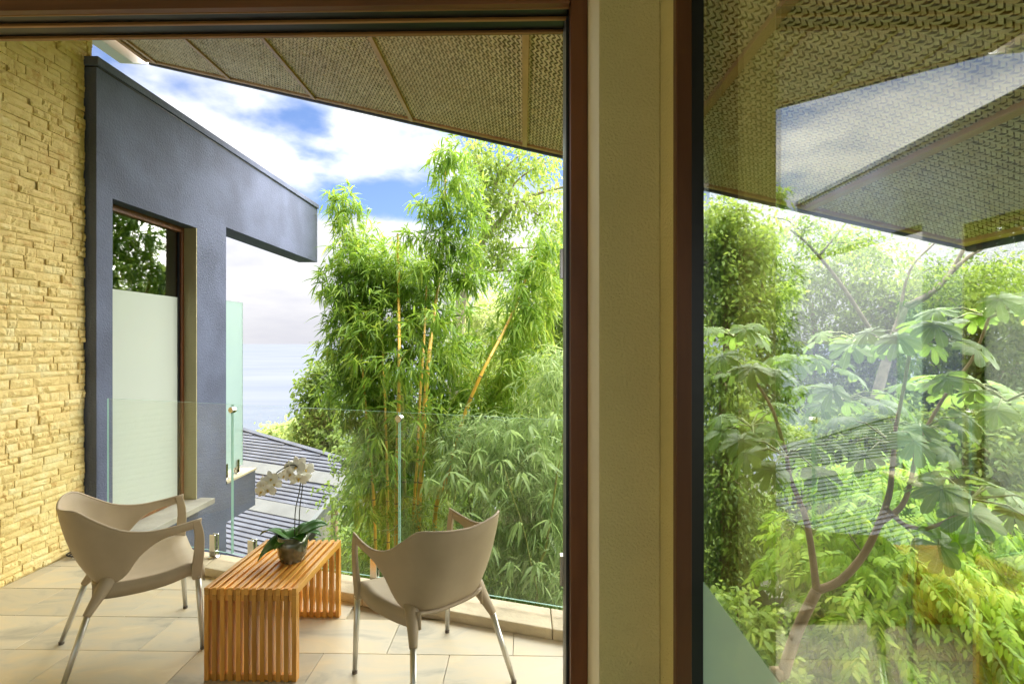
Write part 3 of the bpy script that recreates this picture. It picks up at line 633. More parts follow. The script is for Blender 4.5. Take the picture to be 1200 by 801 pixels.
# ================================================================== armchairs
def cr_spline(pts, n):
    P = [Vector(q) for q in pts]; out_ = []
    segs = len(P) - 1
    for k in range(n + 1):
        t = k / n * segs; i = min(int(t), segs - 1); f = t - i
        p0, p1, p2, p3 = P[max(i-1, 0)], P[i], P[i+1], P[min(i+2, segs)]
        out_.append(0.5 * ((2*p1) + (p2-p0)*f + (2*p0-5*p1+4*p2-p3)*f*f + (3*p1-p0-3*p2+p3)*f*f*f))
    return out_
def make_chair(loc, rz, label):
    ch = empty('armchair', loc, label, 'armchair', 'taupe armchairs on the terrace', rz)
    rim_h = [(0, -0.292, 0.790), (0.085, -0.288, 0.797), (0.165, -0.268, 0.806), (0.218, -0.225, 0.803), (0.247, -0.155, 0.752), (0.266, -0.06, 0.692), (0.277, 0.05, 0.664), (0.281, 0.16, 0.666), (0.276, 0.272, 0.680)]
    low_h = [(0, -0.150, 0.415), (0.075, -0.148, 0.415), (0.140, -0.135, 0.418), (0.190, -0.085, 0.425), (0.216, -0.035, 0.462), (0.240, 0.015, 0.545), (0.262, 0.09, 0.607), (0.273, 0.17, 0.629), (0.271, 0.268, 0.638)]
    mid_h = [(0, -0.238, 0.575), (0.090, -0.234, 0.577), (0.160, -0.210, 0.582), (0.212, -0.160, 0.585), (0.243, -0.09, 0.605), (0.263, -0.01, 0.618), (0.273, 0.07, 0.636), (0.280, 0.165, 0.648), (0.276, 0.271, 0.660)]
    def full(h):
        sp = cr_spline(h, 26); return [Vector((-q.x, q.y, q.z)) for q in reversed(sp[1:])] + sp
    rim, low, mid = full(rim_h), full(low_h), full(mid_h)
    rows = []
    nr = 9
    for j in range(nr + 1):
        t = j / nr
        rows.append([a_ * (1-t)**2 + (2*m_ - (a_ + b_)*0.5) * (2*t*(1-t)) + b_ * t*t for a_, m_, b_ in zip(rim, mid, low)])
    sh = MB().grid(rows).build('shell', 'taupe_plastic', ch, smooth=True)
    md = sh.modifiers.new('thick', 'SOLIDIFY'); md.thickness = 0.010; md.offset = 0
    md = sh.modifiers.new('round', 'BEVEL'); md.width = 0.004; md.segments = 2; md.limit_method = 'ANGLE'
    rl = MB().tube([q + Vector((0, 0, 0.001)) for q in rim], 0.0062, 8).build('rim_edge', 'taupe_plastic', ch, smooth=True)
    # seat pan with turned-down side rails
    rows = []
    ns = 14; yv = [-0.165 + (0.445) * k / 14 for k in range(15)]
    for yy in yv:
        f = (yy + 0.165) / 0.445; hw = 0.165 + 0.095 * min(1, f * 1.5) ** 0.8; rw = []
        zc = 0.408 + 0.035 * f - 0.018 * math.sin(math.pi * min(1, f * 1.05)) - (0.03 * max(0, f - 0.86) / 0.14)
        rw.append((-hw - 0.001, yy, zc - 0.047 + 0.012 * f))
        for k in range(ns + 1):
            u_ = -1 + 2 * k / ns; rw.append((hw * u_, yy, zc + 0.022 * abs(u_) ** 3))
        rw.append((hw + 0.001, yy, zc - 0.047 + 0.012 * f)); rows.append(rw)
    last = rows[-1]; rows.append([(q[0] * 0.99, 0.286, q[2] - 0.028) for q in last])
    st = MB().grid(rows).build('seat', 'taupe_plastic', ch, smooth=True)
    md = st.modifiers.new('thick', 'SOLIDIFY'); md.thickness = 0.012; md.offset = 0
    for sg in (-1, 1):
        pth = cr_spline([(sg*0.277, 0.262, 0.678), (sg*0.2745, 0.280, 0.60), (sg*0.270, 0.281, 0.50), (sg*0.263, 0.272, 0.40), (sg*0.263, 0.271, 0.372)], 12)
        wid = [0.034 + 0.020 * k / 12 for k in range(13)]
        m = MB(); b0 = 0
        thk = [0.016 + 0.016 * max(0, k - 5) / 7 for k in range(13)]
        for q, w_, t_ in zip(pth, wid, thk):
            if q.z < 0.43: w_ = 0.048 - 0.010 * (0.43 - q.z) / 0.06
            m.v += [(q.x - t_/2, q.y - w_, q.z), (q.x + t_/2, q.y - w_, q.z), (q.x + t_/2, q.y + 0.004, q.z), (q.x - t_/2, q.y + 0.004, q.z)]
        for k in range(12):
            for e_ in range(4): m.f.append((k*4+e_, k*4+(e_+1) % 4, (k+1)*4+(e_+1) % 4, (k+1)*4+e_)); m.mi.append(0)
        m.f += [(3, 2, 1, 0), (48, 49, 50, 51)]; m.mi += [0, 0]
        m.build('arm_support', 'taupe_plastic', ch, bevel=0.006)
        # front leg
        fa, fb = Vector((sg*0.263, 0.258, 0.385)), Vector((sg*0.2665, 0.280, 0.012))
        lg = MB().tube([fa, fa.lerp(fb, 0.5), fb], [0.0145, 0.0135, 0.0115], 14).build('leg', 'aluminium', ch, smooth=True)
        MB().tube([fb + Vector((0, 0, 0.004)), fb - Vector((0, 0, 0.012))], [0.0125, 0.0125], 14).build('foot_cap', 'foot_rubber', lg)
        # rear leg and its socket
        s0, s1, rb_ = Vector((sg*0.168, -0.095, 0.452)), Vector((sg*0.212, -0.182, 0.318)), Vector((sg*0.2665, -0.280, 0.012))
        MB().tube([s0, s0.lerp(s1, 0.35), s0.lerp(s1, 0.7), s1, s1 + (s1 - s0).normalized() * 0.012], [0.040, 0.031, 0.023, 0.0185, 0.0165], 14).build('leg_socket', 'taupe_plastic', ch, smooth=True)
        lg = MB().tube([s1, s1.lerp(rb_, 0.5), rb_], [0.0145, 0.0135, 0.0115], 14).build('leg', 'aluminium', ch, smooth=True)
        MB().tube([rb_ + Vector((0, 0, 0.004)), rb_ - Vector((0, 0, 0.012))], [0.0125, 0.0125], 14).build('foot_cap', 'foot_rubber', lg)
    return ch
make_chair((-2.059, 2.654, 0), R(-47.9), 'taupe plastic armchair with aluminium legs near the yellow stone wall')
make_chair((-0.427, 2.432, 0), R(42.1), 'taupe plastic armchair with its back to the door frame, before the bamboo')

# ================================================================== slatted table
tx0, tx1, ty0, ty1, th = -1.506, -1.066, 2.388, 2.985, 0.44
tb = empty('slatted_table', (tx0, ty0, 0), 'low orange teak slatted table standing between the two armchairs', 'table')
N = 12; pitch = (tx1 - tx0 - 0.022) / (N - 1)
for i in range(N):
    x = i * pitch
    sw = 0.022
    o = MB().box(x, x + sw, 0.0, ty1 - ty0, th - 0.034, th).build('top_slat', 'teak_top', tb, bevel=0.002)
    for (a, b) in ((0.0, 0.034), (ty1 - ty0 - 0.034, ty1 - ty0)):
        MB().box(x, x + sw, a, b, 0.0, th - 0.0345).build('leg_slat', 'teak_leg', tb, bevel=0.002)
W_ = tx1 - tx0
for (a, b) in ((0.006, 0.028), (ty1 - ty0 - 0.028, ty1 - ty0 - 0.006)):
    for i in range(N - 1):
        x = i * pitch + 0.0222; x2 = (i + 1) * pitch - 0.0002
        MB().box(x, x2, a, b, 0.004, 0.030).build('bottom_spacer', 'teak_leg', tb)
        MB().box(x, x2, a, b, th - 0.062, th - 0.008).build('top_spacer', 'teak_leg', tb)

# ================================================================== orchid in a glass vase
vx, vy = -1.225, 2.70
mg = mat('vase_glass', (0.22, 0.22, 0.17), 0.12, 0.45, var=0.7, vscale=16, col2=(0.06, 0.07, 0.03), coat=0.5)
mat('potting_moss', (0.05, 0.045, 0.02), 0.95, bump=0.8, bscale=60, var=0.5, vscale=40)
vs_ = empty('glass_vase', (vx, vy, th), 'smoky mirrored glass vase on the slatted table', 'vase')
MB().lathe([(0, 0.001), (0.056, 0.001), (0.062, 0.006), (0.073, 0.045), (0.078, 0.085), (0.0755, 0.140), (0.0725, 0.140), (0.075, 0.085), (0.070, 0.046), (0.056, 0.012), (0, 0.012)], 36).build('bowl', 'vase_glass', vs_, smooth=True)
MB().lathe([(0.0, 0.0125), (0.048, 0.0125), (0.060, 0.046), (0.069, 0.095), (0.05, 0.112), (0.0, 0.118)], 24).build('moss', 'potting_moss', vs_, smooth=True)
orch = empty('orchid', (vx, vy, th + 0.10), 'white orchid with two tall dark stems and broad green leaves in the glass vase', 'orchid')
def strap_leaf(az, L, W, rise, curl, twist=0):
    rows = []; n = 10
    d = Vector((math.cos(az), math.sin(az), 0)); sd_ = Vector((-d.y, d.x, 0))
    for k in range(n + 1):
        f = k / n; c = d * (L * (f - 0.12 * f * f)) + Vector((0, 0, rise * math.sin(min(1, f * 1.1) * 1.7) - curl * f ** 2.5))
        hw = W * 0.78 * (math.sin(math.pi * min(1, 0.10 + 0.9 * f ** 0.85)) ** 0.75 if f < 1 else 0.02)
        rows.append([c + sd_ * hw * e_ + Vector((0, 0, 0.10 * W * abs(e_) + twist * hw * e_)) for e_ in (-1, -0.5, 0, 0.5, 1)])
    o_ = MB().grid(rows).build('leaf', 'orchid_leaf', orch, smooth=True); md = o_.modifiers.new('t', 'SOLIDIFY'); md.thickness = 0.003; return o_
for a_ in ((178, 0.20, 0.062, 0.075, 0.045, 0.2), (205, 0.19, 0.070, 0.03, 0.11, -0.3), (240, 0.12, 0.05, 0.04, 0.05, 0), (20, 0.20, 0.060, 0.085, 0.02, 0.3), (350, 0.19, 0.058, 0.07, 0.03, -0.2), (60, 0.16, 0.05, 0.075, 0.03, 0), (130, 0.14, 0.05, 0.06, 0.05, 0), (320, 0.12, 0.045, 0.06, 0.04, 0.2)):
    strap_leaf(R(a_[0]), *a_[1:])
def lpt(px, py, Y): return at(px, py, Y) - orch.location
stems = [[Vector((0.012, 0.0, -0.02)), lpt(346, 600, 2.70), lpt(351, 575, 2.69), lpt(352, 556, 2.68), lpt(345, 545, 2.66), lpt(330, 550, 2.63), lpt(315, 563, 2.60), lpt(307, 575, 2.58)],
         [Vector((0.03, 0.01, -0.02)), lpt(351, 600, 2.72), lpt(354, 575, 2.72), lpt(355, 556, 2.71), lpt(351, 546, 2.70), lpt(345, 541, 2.69)]]
for sp in stems:
    MB().tube(cr_spline(sp, 30), 0.0028, 8).build('stem', 'stem_dark', orch, smooth=True)
def petal_mesh():
    rows = []; n = 5
    for k in range(n + 1):
        f = k / n; hw = 0.5 * math.sin(math.pi * min(0.97, 0.12 + 0.85 * f)) ** 0.6
        rows.append([(hw * e_, f, 0.12 * math.sin(f * 2.6) - 0.10 * e_ * e_) for e_ in (-1, 0, 1)])
    m = MB().grid(rows); return m
def flower(loc, fwd, size, spin):
    f = Vector(fwd).normalized(); q = f.to_track_quat('Z', 'Y') @ Matrix.Rotation(spin, 3, 'Z').to_quaternion()
    fo = MB()
    pm = petal_mesh()
    for (ang_, ln, wd) in ((90, 1.0, 0.62), (210, 0.95, 0.58), (330, 0.95, 0.58), (10, 1.0, 1.05), (170, 1.0, 1.05)):
        M = Matrix.Translation(loc) @ q.to_matrix().to_4x4() @ Matrix.Rotation(R(ang_ - 90), 4, 'Z') @ Matrix.Rotation(R(random.uniform(5, 22)), 4, 'X') @ Matrix.Diagonal((size * wd, size * ln, size, 1)) @ Matrix.Translation((0, 0.05, 0))
        fo.add([M @ Vector(v) for v in pm.v], pm.f)
    o_ = fo.build('flower', 'petal_white', orch, smooth=True, fix=False)
    lip = MB(); c = Vector(loc) + f * size * 0.15; lip.tube([Vector(loc), c, c + f * size * 0.22 + Vector((0, 0, -size * 0.16))], [size * 0.10, size * 0.14, size * 0.03], 8)
    lip.build('lip', 'lip_yellow', o_, smooth=True)
for (px, py, Y, sz_, fw) in ((347, 548, 2.67, 0.040, (0.1, -1, 0.15)), (358, 551, 2.70, 0.036, (0.7, -0.7, 0.0)), (341, 556, 2.65, 0.036, (-0.4, -1, -0.2)), (350, 561, 2.67, 0.036, (0.3, -1, -0.5)),
                             (349, 543, 2.70, 0.034, (0.2, -0.4, 0.9)), (338, 549, 2.66, 0.032, (-0.8, -0.6, 0.3)), (355, 559, 2.72, 0.034, (0.8, -0.4, -0.3)), (333, 558, 2.62, 0.026, (-0.4, -1, -0.2)),
                             (318, 562, 2.60, 0.034, (0.1, -1, 0.2)), (311, 569, 2.59, 0.036, (-0.4, -0.9, -0.1)), (307, 576, 2.57, 0.034, (-0.5, -0.8, -0.4)), (314, 574, 2.58, 0.034, (0.3, -1, -0.4)), (321, 568, 2.62, 0.030, (0.6, -0.8, 0.0)), (308, 567, 2.62, 0.032, (-0.9, -0.3, 0.2))):
    flower(lpt(px, py, Y), fw, sz_ * 1.3, random.uniform(-0.4, 0.4))

# small coiled cable lying at the foot of the stone wall
cc = MB(); pts = [(0.055 * math.cos(a * 0.35) * (1 + 0.02 * a), 0.035 * math.sin(a * 0.35) * (1 + 0.02 * a), 0.0055 + 0.0004 * a) for a in range(0, 50)]
cbl = cc.tube(pts, 0.005, 6).build('coiled_cable', 'cable_black', smooth=True); cbl.location = (-3.29, 3.76, 0)
tag(cbl, 'small black coil lying on the tiles at the foot of the stone wall', 'cable')

# ================================================================== neighbouring lower roof
k = 1.6
A = at(422, 545, 10 * k)
cdir = Vector((-0.9135, 0.4067, 0)); fdir = Vector((-0.4067, -0.9135, 0)); s_ = 0.58
fall = Vector((fdir.x, fdir.y, -s_)); nrm_ = cdir.cross(fall).normalized()
if nrm_.z < 0: nrm_ = -nrm_
def on_roof(px, py):
    d = ray(px, py); o0 = Vector((0, 0, CAMH)); t = (A - o0).dot(nrm_) / d.dot(nrm_); return o0 + d * t
def uv(P): 
    r_ = P - A; return r_.dot(cdir), r_.dot(fdir)
house = empty('neighbour_house', A + Vector((-3, 0, -6)), 'lower neighbouring house seen from above by its grey ribbed roof with pale bands', 'house')
ho = house.location
Cp = uv(on_roof(293, 507)); ts = [uv(on_roof(340, y_))[1] for y_ in (548, 559, 592, 604, 640)]
hip = Cp[1] / Cp[0] if abs(Cp[0]) > 1e-6 else 0        # top edge: t = hip * c
tB = uv(on_roof(365, 612))[1]
t_end = 7.2
def rpt(c, t, h=0): return A + cdir * c + fall * t + nrm_ * h - ho
CL = 13.0
u0 = Cp[1] * CL / Cp[0]
MB().prism([rpt(0, 0, -0.12), rpt(0, t_end, -0.12), rpt(CL, t_end, -0.12), rpt(CL, u0, -0.12)], nrm_ * 0.10).build('roof', 'roof_gap', house)
b1 = (ts[0] , ts[0] + 0.45 * k * 0.55); b2 = (ts[2], ts[2] + 0.42 * k * 0.55)
print('ROOF', ts, tB, Cp)
t = u0 + 0.05
SP = 0.125
while t < t_end - 0.1:
    if any(a <= t + 0.05 <= b for a, b in (b1, b2)): t += SP; continue
    c0 = 0.03 if t >= 0 else (t / hip + 0.06)
    if c0 < CL - 0.2:
        MB().prism([rpt(c0, t, -0.015), rpt(c0, t + SP * 0.74, 0.002), rpt(CL, t + SP * 0.74, 0.002), rpt(CL, t, -0.015)], nrm_ * 0.022).build('roof_slat', 'roof_grey', house)
    t += SP
for a, b in (b1, b2):
    MB().prism([rpt(0.03, a, -0.015), rpt(0.03, b, -0.015), rpt(CL, b, -0.015), rpt(CL, a, -0.015)], nrm_ * 0.045).build('roof_band', 'roof_band', house)
MB().beam(rpt(-0.06, -0.1, -0.06), rpt(-0.06, t_end, -0.06), 0.16, 0.22, nrm_).build('verge', 'gutter_grey', house)
MB().beam(rpt(-0.02, -0.02, 0.01), rpt(CL, u0 - 0.03, 0.01), 0.12, 0.09, nrm_).build('ridge', 'roof_grey', house)
pb = rpt(0.25, 1.7, -0.1)
MB().beam(pb, pb - Vector((0, 0, 6)), 0.22, 0.22, (0, 1, 0)).build('post', 'gutter_grey', house)
MB().prism([rpt(0.9, 0.4, -0.13) , rpt(0.9, t_end - 0.3, -0.13), rpt(CL, t_end - 0.3, -0.13), rpt(CL, u0 + 0.4, -0.13)], (0, 0, -5)).build('wall', 'concrete', house)

# ================================================================== vegetation helpers
def px_path(pts, Y): return [at(q[0], q[1], q[2] if len(q) > 2 else Y) for q in pts]
def culm(parent, pts, Y, r0, r1, m, ground=True):
    P = px_path([(q[0], q[1], Y + 1.0 * min(1, max(0, (430 - q[1]) / 110))) for q in pts], Y)
    if ground:
        b = P[0]; P = [Vector((b.x + (b.x - P[1].x) * 0.15, b.y, gh(b.x, b.y) - 0.2))] + P
    o_ = parent.location; sp = cr_spline(P, 14 * (len(P) - 1)); L = [0]
    for a, b in zip(sp, sp[1:]): L.append(L[-1] + (b - a).length)
    pts2, rad = [], []; nd = 0.0
    tot = L[-1]; i = 0; dist = 0; step = 0.30
    def pos(s_):
        for q in range(len(L) - 1):
            if L[q + 1] >= s_: return sp[q].lerp(sp[q + 1], (s_ - L[q]) / max(1e-6, L[q + 1] - L[q]))
        return sp[-1]
    while dist < tot:
        r = r0 + (r1 - r0) * dist / tot
        for dd, k_ in ((0, 1.14), (0.016, 1.0), (step * 0.5, 0.98), (step - 0.012, 1.0)):
            if dist + dd < tot: pts2.append(pos(dist + dd) - o_); rad.append(r * k_)
        dist += step
    mb = MB().tube(pts2, [q * 0.86 for q in rad], 8)
    for sg_ in range(0, len(pts2) - 1, 4):
        for k_ in range(8): mb.mi[sg_ * 8 + k_] = 1
    return mb.build('culm', [m, 'culm_node'], parent, smooth=True)
def limbs(name, parent, paths, m):
    o_ = parent.location; mb = MB()
    for pts, Y, r0, r1 in paths:
        P = px_path(pts, Y) if not isinstance(pts[0], Vector) else pts
        sp = cr_spline([q - o_ for q in P], 5 * (len(P) - 1)); n = len(sp)
        mb.tube(sp, [r0 + (r1 - r0) * (i_ / (n - 1)) ** 0.8 for i_ in range(n)], 7)
    return mb.build(name, m, parent, smooth=True)
def ground_pt(px, py, Y):
    q = at(px, py, Y); return Vector((q.x, q.y, gh(q.x, q.y) - 0.2))
def crown(parent, m, blobs, k, L, W, shape='oval', spread=1.0, down=0.3, gap=0.05, droop=0.25, name='crown'):
    P, O = blob_sprays(blobs); a = fans(P - np.array(parent.location), O, k, L, W, spread, down, gap)
    return leaves(name, m, parent, *a, shape, droop)
def twigs(parent, blobs, m, frac=0.1, r=0.006):
    """thin twigs from the blob centres outwards"""
    mb = MB(); o_ = parent.location
    for (px, py, Y, rx, ry, dz, n) in blobs:
        c = at(px, py, Y)
        for i_ in range(max(3, int(n * frac))):
            v = ball(1)[0]; e = Vector((v[0] * rx * Y / F, v[1] * dz, v[2] * ry * Y / F)) * 0.9
            a = c - o_; b = c + e - o_; md_ = a.lerp(b, 0.5) + Vector((0, 0, 0.06 * e.length))
            mb.tube([a, md_, b], [r, r * 0.7, r * 0.35], 4, cap=False)
    o2 = mb.build('twigs', m, parent); o2['kind'] = 'stuff'; return o2

# ------------------------------------------------------------------ golden bamboo clump
bam = empty('golden_bamboo', ground_pt(480, 620, 8.0), 'golden bamboo clump with yellow culms and tall leafy shoots beyond the railing', 'bamboo')
for pts, Y, r0, r1, m in (
    ([(464, 640), (466, 520), (468, 430), (467, 330), (466, 270)], 6.9, 0.045, 0.020, 'culm_gold'),
    ([(490, 640), (495, 540), (499, 460), (506, 390), (514, 330), (521, 270), (522, 180)], 6.8, 0.062, 0.016, 'culm_gold'),
    ([(484, 640), (489, 540), (492, 470), (497, 400), (500, 330)], 7.0, 0.036, 0.016, 'culm_gold'),
    ([(508, 640), (524, 560), (543, 490), (566, 435), (592, 385), (614, 335), (628, 280)], 6.7, 0.050, 0.016, 'culm_gold'),
    ([(455, 640), (452, 500), (449, 420), (447, 350)], 7.5, 0.040, 0.015, 'culm_gold'),
    ([(440, 640), (432, 520), (424, 420), (420, 330), (412, 260), (402, 225)], 7.7, 0.042, 0.008, 'culm_gold'),
    ([(475, 640), (473, 540), (471, 460)], 7.1, 0.040, 0.03, 'culm_green'),
    ([(448, 650), (444, 560), (436, 480), (428, 400)], 8.8, 0.036, 0.015, 'culm_green'),
    ([(530, 660), (534, 560), (540, 440), (548, 340), (552, 240), (550, 190)], 8.8, 0.040, 0.010, 'culm_green')):
    culm(bam, pts, Y, r0, r1, m)
blobs = [(404, 238, 8.3, 26, 22, 0.35, 32), (416, 280, 8.3, 32, 24, 0.45, 50), (402, 262, 8.3, 22, 30, 0.3, 20), (432, 320, 8.2, 48, 34, 0.7, 190), (410, 350, 8.2, 34, 30, 0.6, 130), (470, 320, 8.2, 44, 38, 0.7, 190),
         (415, 400, 8.2, 38, 42, 0.8, 200), (455, 390, 8.0, 60, 50, 0.8, 260), (424, 460, 8.2, 42, 38, 0.8, 190), (462, 470, 8.1, 56, 48, 0.8, 220), (455, 520, 8.3, 34, 46, 0.8, 200), (470, 560, 8.6, 56, 60, 0.7, 260),
         (500, 350, 8.0, 40, 40, 0.7, 130), (520, 420, 8.3, 46, 50, 0.8, 190), (530, 500, 8.6, 50, 50, 0.8, 200), (452, 640, 8.7, 40, 46, 0.8, 200),
         (525, 178, 7.4, 26, 22, 0.35, 30), (537, 215, 7.5, 34, 20, 0.45, 42), (508, 242, 7.4, 28, 14, 0.4, 30), (545, 255, 7.5, 30, 18, 0.4, 34), (504, 280, 7.4, 36, 14, 0.4, 42), (540, 292, 7.5, 32, 16, 0.4, 36), (508, 315, 7.4, 36, 14, 0.4, 40), (550, 325, 7.4, 34, 14, 0.4, 36),
         (470, 420, 6.6, 60, 30, 0.3, 26), (490, 500, 6.5, 60, 40, 0.3, 30), (440, 560, 6.7, 40, 50, 0.3, 30), (520, 380, 6.6, 50, 30, 0.3, 22), (600, 420, 7.6, 46, 44, 0.6, 150), (620, 350, 7.4, 38, 46, 0.6, 130), (640, 300, 7.4, 26, 36, 0.6, 70), (575, 470, 7.8, 50, 40, 0.6, 170)]
crown(bam, 'bamboo_leaf', blobs, 10, 0.20, 0.027, 'lance', 0.95, 0.30, 0.03, 0.35, 'foliage')
twigs(bam, blobs, 'culm_green', 0.06, 0.005)
# near spray of pale bamboo leaning in from below, its big leaves one by one
nb2 = empty('near_bamboo', ground_pt(610, 640, 5.4), 'near pale green bamboo with big drooping leaf fans just outside the railing', 'bamboo')
for pts, Y, r0, r1, m in (([(628, 720), (640, 640), (648, 590), (655, 540), (662, 500)], 5.6, 0.028, 0.012, 'culm_green'), ([(640, 790), (618, 640), (600, 580), (590, 545)], 5.4, 0.012, 0.005, 'culm_green'), ([(560, 760), (556, 640), (548, 560), (560, 500)], 6.2, 0.022, 0.008, 'culm_green'), ([(700, 760), (690, 620), (676, 500), (664, 430)], 6.0, 0.026, 0.01, 'culm_green')):
    culm(nb2, pts, Y, r0, r1, m)
def one_leaf_mesh():
    V, T = leaf_arrays(np.zeros((1, 3)), np.array([[0, 1.0, 0]]), np.array([[0, 0, 1.0]]), np.array([1.0]), np.array([0.16]), 'lance', 0.32)
    return tri_mesh('leaf', V, T)
LM = one_leaf_mesh(); LM.materials.append(MATS['bamboo_leaf_cool'])
fan_px = [(528, 553, 5.3), (500, 560, 5.4), (562, 528, 5.4), (538, 562, 5.2), (588, 540, 5.3), (612, 556, 5.3), (632, 528, 5.3), (640, 540, 5.2), (608, 612, 5.1), (655, 520, 5.3), (585, 572, 5.4), (560, 565, 5.3), (598, 505, 5.6), (650, 485, 5.6), (620, 500, 5.6), (575, 500, 5.6), (645, 610, 5.2), (668, 550, 5.2), (690, 600, 5.0), (630, 660, 5.2), (660, 690, 5.1), (545, 600, 5.5), (600, 660, 5.3), (575, 640, 5.4)]
for (px, py, Y) in fan_px:
    c = at(px, py, Y) - nb2.location; out_a = random.uniform(0, 6.28)
    for i_ in range(random.randint(7, 10)):
        o_ = link('leaf', LM, None, nb2); o_.location = c + Vector((random.gauss(0, .02), random.gauss(0, .02), random.gauss(0, .012)))
        ln = random.uniform(0.17, 0.27); o_.scale = (ln, ln, ln); o_.rotation_euler = (R(random.uniform(-75, -5)), R(random.uniform(-30, 30)), random.uniform(0, 6.28))
bl2 = [(560, 530, 6.4, 60, 46, 0.6, 150), (620, 520, 6.4, 56, 50, 0.6, 170), (600, 600, 6.2, 66, 50, 0.6, 190), (560, 660, 6.2, 60, 50, 0.6, 150), (640, 660, 6.0, 60, 60, 0.6, 190), (640, 590, 6.0, 40, 50, 0.5, 110), (500, 620, 6.8, 40, 50, 0.5, 80), (610, 720, 5.8, 70, 40, 0.5, 130), (540, 740, 5.9, 60, 40, 0.5, 80), (650, 450, 6.6, 40, 46, 0.6, 120), (700, 560, 6.2, 50, 90, 0.6, 120)]
crown(nb2, 'bamboo_leaf_cool', bl2, 11, 0.16, 0.020, 'lance', 0.9, 0.45, 0.05, 0.3, 'foliage')
twigs(nb2, bl2, 'culm_green', 0.07, 0.004)

# ------------------------------------------------------------------ trees
def tree(name, label, base, paths, bark, lm, blobs, k, L, W, shape='oval', group=None, tw=0.08, **kw):
    b = ground_pt(*base); t_ = empty(name, b, label, 'tree', group)
    p0 = paths[0]; P = [b] + px_path(p0[0], p0[1]); limbs('trunk', t_, [(P, p0[1], p0[2] * 1.25, p0[3])], bark)
    if len(paths) > 1: limbs('limbs', t_, paths[1:], bark)
    if tw: twigs(t_, blobs, bark, tw, 0.008)
    crown(t_, lm, blobs, k, L, W, shape, **kw)
    return t_
tree('slender_tree', 'tall slender tree with pale forked limbs and thin foliage behind the golden bamboo', (522, 600, 13),
     [([(524, 560), (532, 440), (541, 350), (552, 310), (566, 282)], 13, 0.17, 0.10),
      ([(566, 282), (590, 255), (612, 235), (650, 222), (690, 215)], 13, 0.085, 0.02), ([(566, 282), (575, 230), (590, 200), (612, 180)], 13, 0.07, 0.015), ([(552, 310), (580, 300), (600, 292), (625, 290)], 13, 0.045, 0.012),
      ([(548, 330), (580, 318), (612, 320), (640, 326)], 13.2, 0.05, 0.015), ([(590, 255), (600, 220), (625, 198), (655, 185)], 13, 0.04, 0.01), ([(612, 235), (640, 260), (664, 262)], 13, 0.03, 0.01), ([(575, 230), (560, 190), (556, 165)], 13, 0.04, 0.01)],
     'bark_pale', 'tree_leaf', [(585, 200, 13, 40, 26, 1.0, 130), (625, 190, 13, 40, 22, 1.0, 100), (560, 230, 13, 34, 34, 1.0, 130), (598, 240, 13, 40, 24, 1.0, 110), (645, 240, 13, 34, 30, 1.0, 90), (580, 275, 13, 30, 20, 0.8, 80), (590, 305, 13, 36, 18, 0.8, 100), (655, 285, 13, 30, 30, 1.0, 110), (640, 330, 13, 40, 26, 1.0, 120), (560, 300, 13, 16, 22, 0.6, 40), (560, 180, 13, 24, 22, 0.8, 60)],
     7, 0.13, 0.055, gap=0.10)
tree('leafy_tree', 'leafy light green tree rising beside the slender tree, close to the door jamb', (670, 640, 11),
     [([(668, 600), (662, 500), (668, 400), (660, 320)], 11, 0.13, 0.05), ([(668, 400), (640, 360), (625, 340)], 11, 0.05, 0.012), ([(664, 450), (630, 420), (600, 400)], 11, 0.05, 0.012)],
     'bark_pale', 'tree_leaf', [(655, 350, 11, 34, 40, 1.0, 170), (640, 400, 11, 36, 36, 1.0, 150), (625, 380, 11.2, 30, 26, 0.9, 90), (690, 380, 11, 40, 70, 1.0, 180), (650, 460, 11, 50, 40, 1.0, 200), (590, 450, 11.5, 40, 34, 1.0, 140)], 8, 0.14, 0.05, gap=0.10, down=0.5)
tree('distant_pale_tree', 'pale rounded tree far behind the slanting bamboo culm', (570, 600, 20),
     [([(568, 560), (570, 460), (575, 400)], 20, 0.2, 0.08)], 'bark_pale', 'tree_leaf_pale', [(575, 370, 20, 46, 34, 1.6, 260), (560, 420, 20, 50, 44, 1.6, 260), (620, 440, 20, 56, 40, 1.6, 260), (590, 500, 20, 90, 50, 2, 420)], 8, 0.2, 0.09, gap=0.18)
tree('broadleaf_tree', 'rounded dark green broadleaf tree at the edge of the sea view beside the bamboo', (390, 700, 21),
     [([(392, 640), (390, 540), (384, 480)], 21, 0.2, 0.07), ([(388, 500), (370, 460), (366, 440)], 21, 0.06, 0.02)], 'bark_brown', 'tree_leaf_dark',
     [(386, 436, 21, 26, 18, 1.0, 150), (364, 452, 21, 14, 10, 0.7, 40), (380, 470, 21, 32, 22, 1.0, 180), (368, 496, 21, 26, 20, 1.0, 150), (392, 515, 21, 40, 30, 1.2, 260), (400, 560, 21, 40, 40, 1.2, 260), (385, 545, 21, 30, 24, 1, 150)], 8, 0.2, 0.11, gap=0.14)
tree('seaside_tree', 'pale yellowish seaside tree below the horizon behind the ribbed roof', (335, 620, 34),
     [([(336, 580), (336, 530), (334, 510)], 34, 0.25, 0.1)], 'bark_pale', 'tree_leaf_pale', [(334, 508, 34, 18, 10, 1.6, 160), (318, 512, 34, 14, 9, 1.5, 110), (350, 510, 34, 14, 12, 1.5, 120), (330, 530, 34, 40, 16, 2, 240)], 8, 0.32, 0.16, gap=0.25)
tree('seaside_tree', 'small pale tree beside the broadleaf tree on the way to the sea', (352, 640, 26),
     [([(353, 600), (352, 540), (352, 515)], 26, 0.18, 0.08)], 'bark_pale', 'tree_leaf_pale', [(352, 505, 26, 10, 10, 1.0, 90), (360, 520, 26, 22, 16, 1.2, 180)], 8, 0.24, 0.12, gap=0.2)
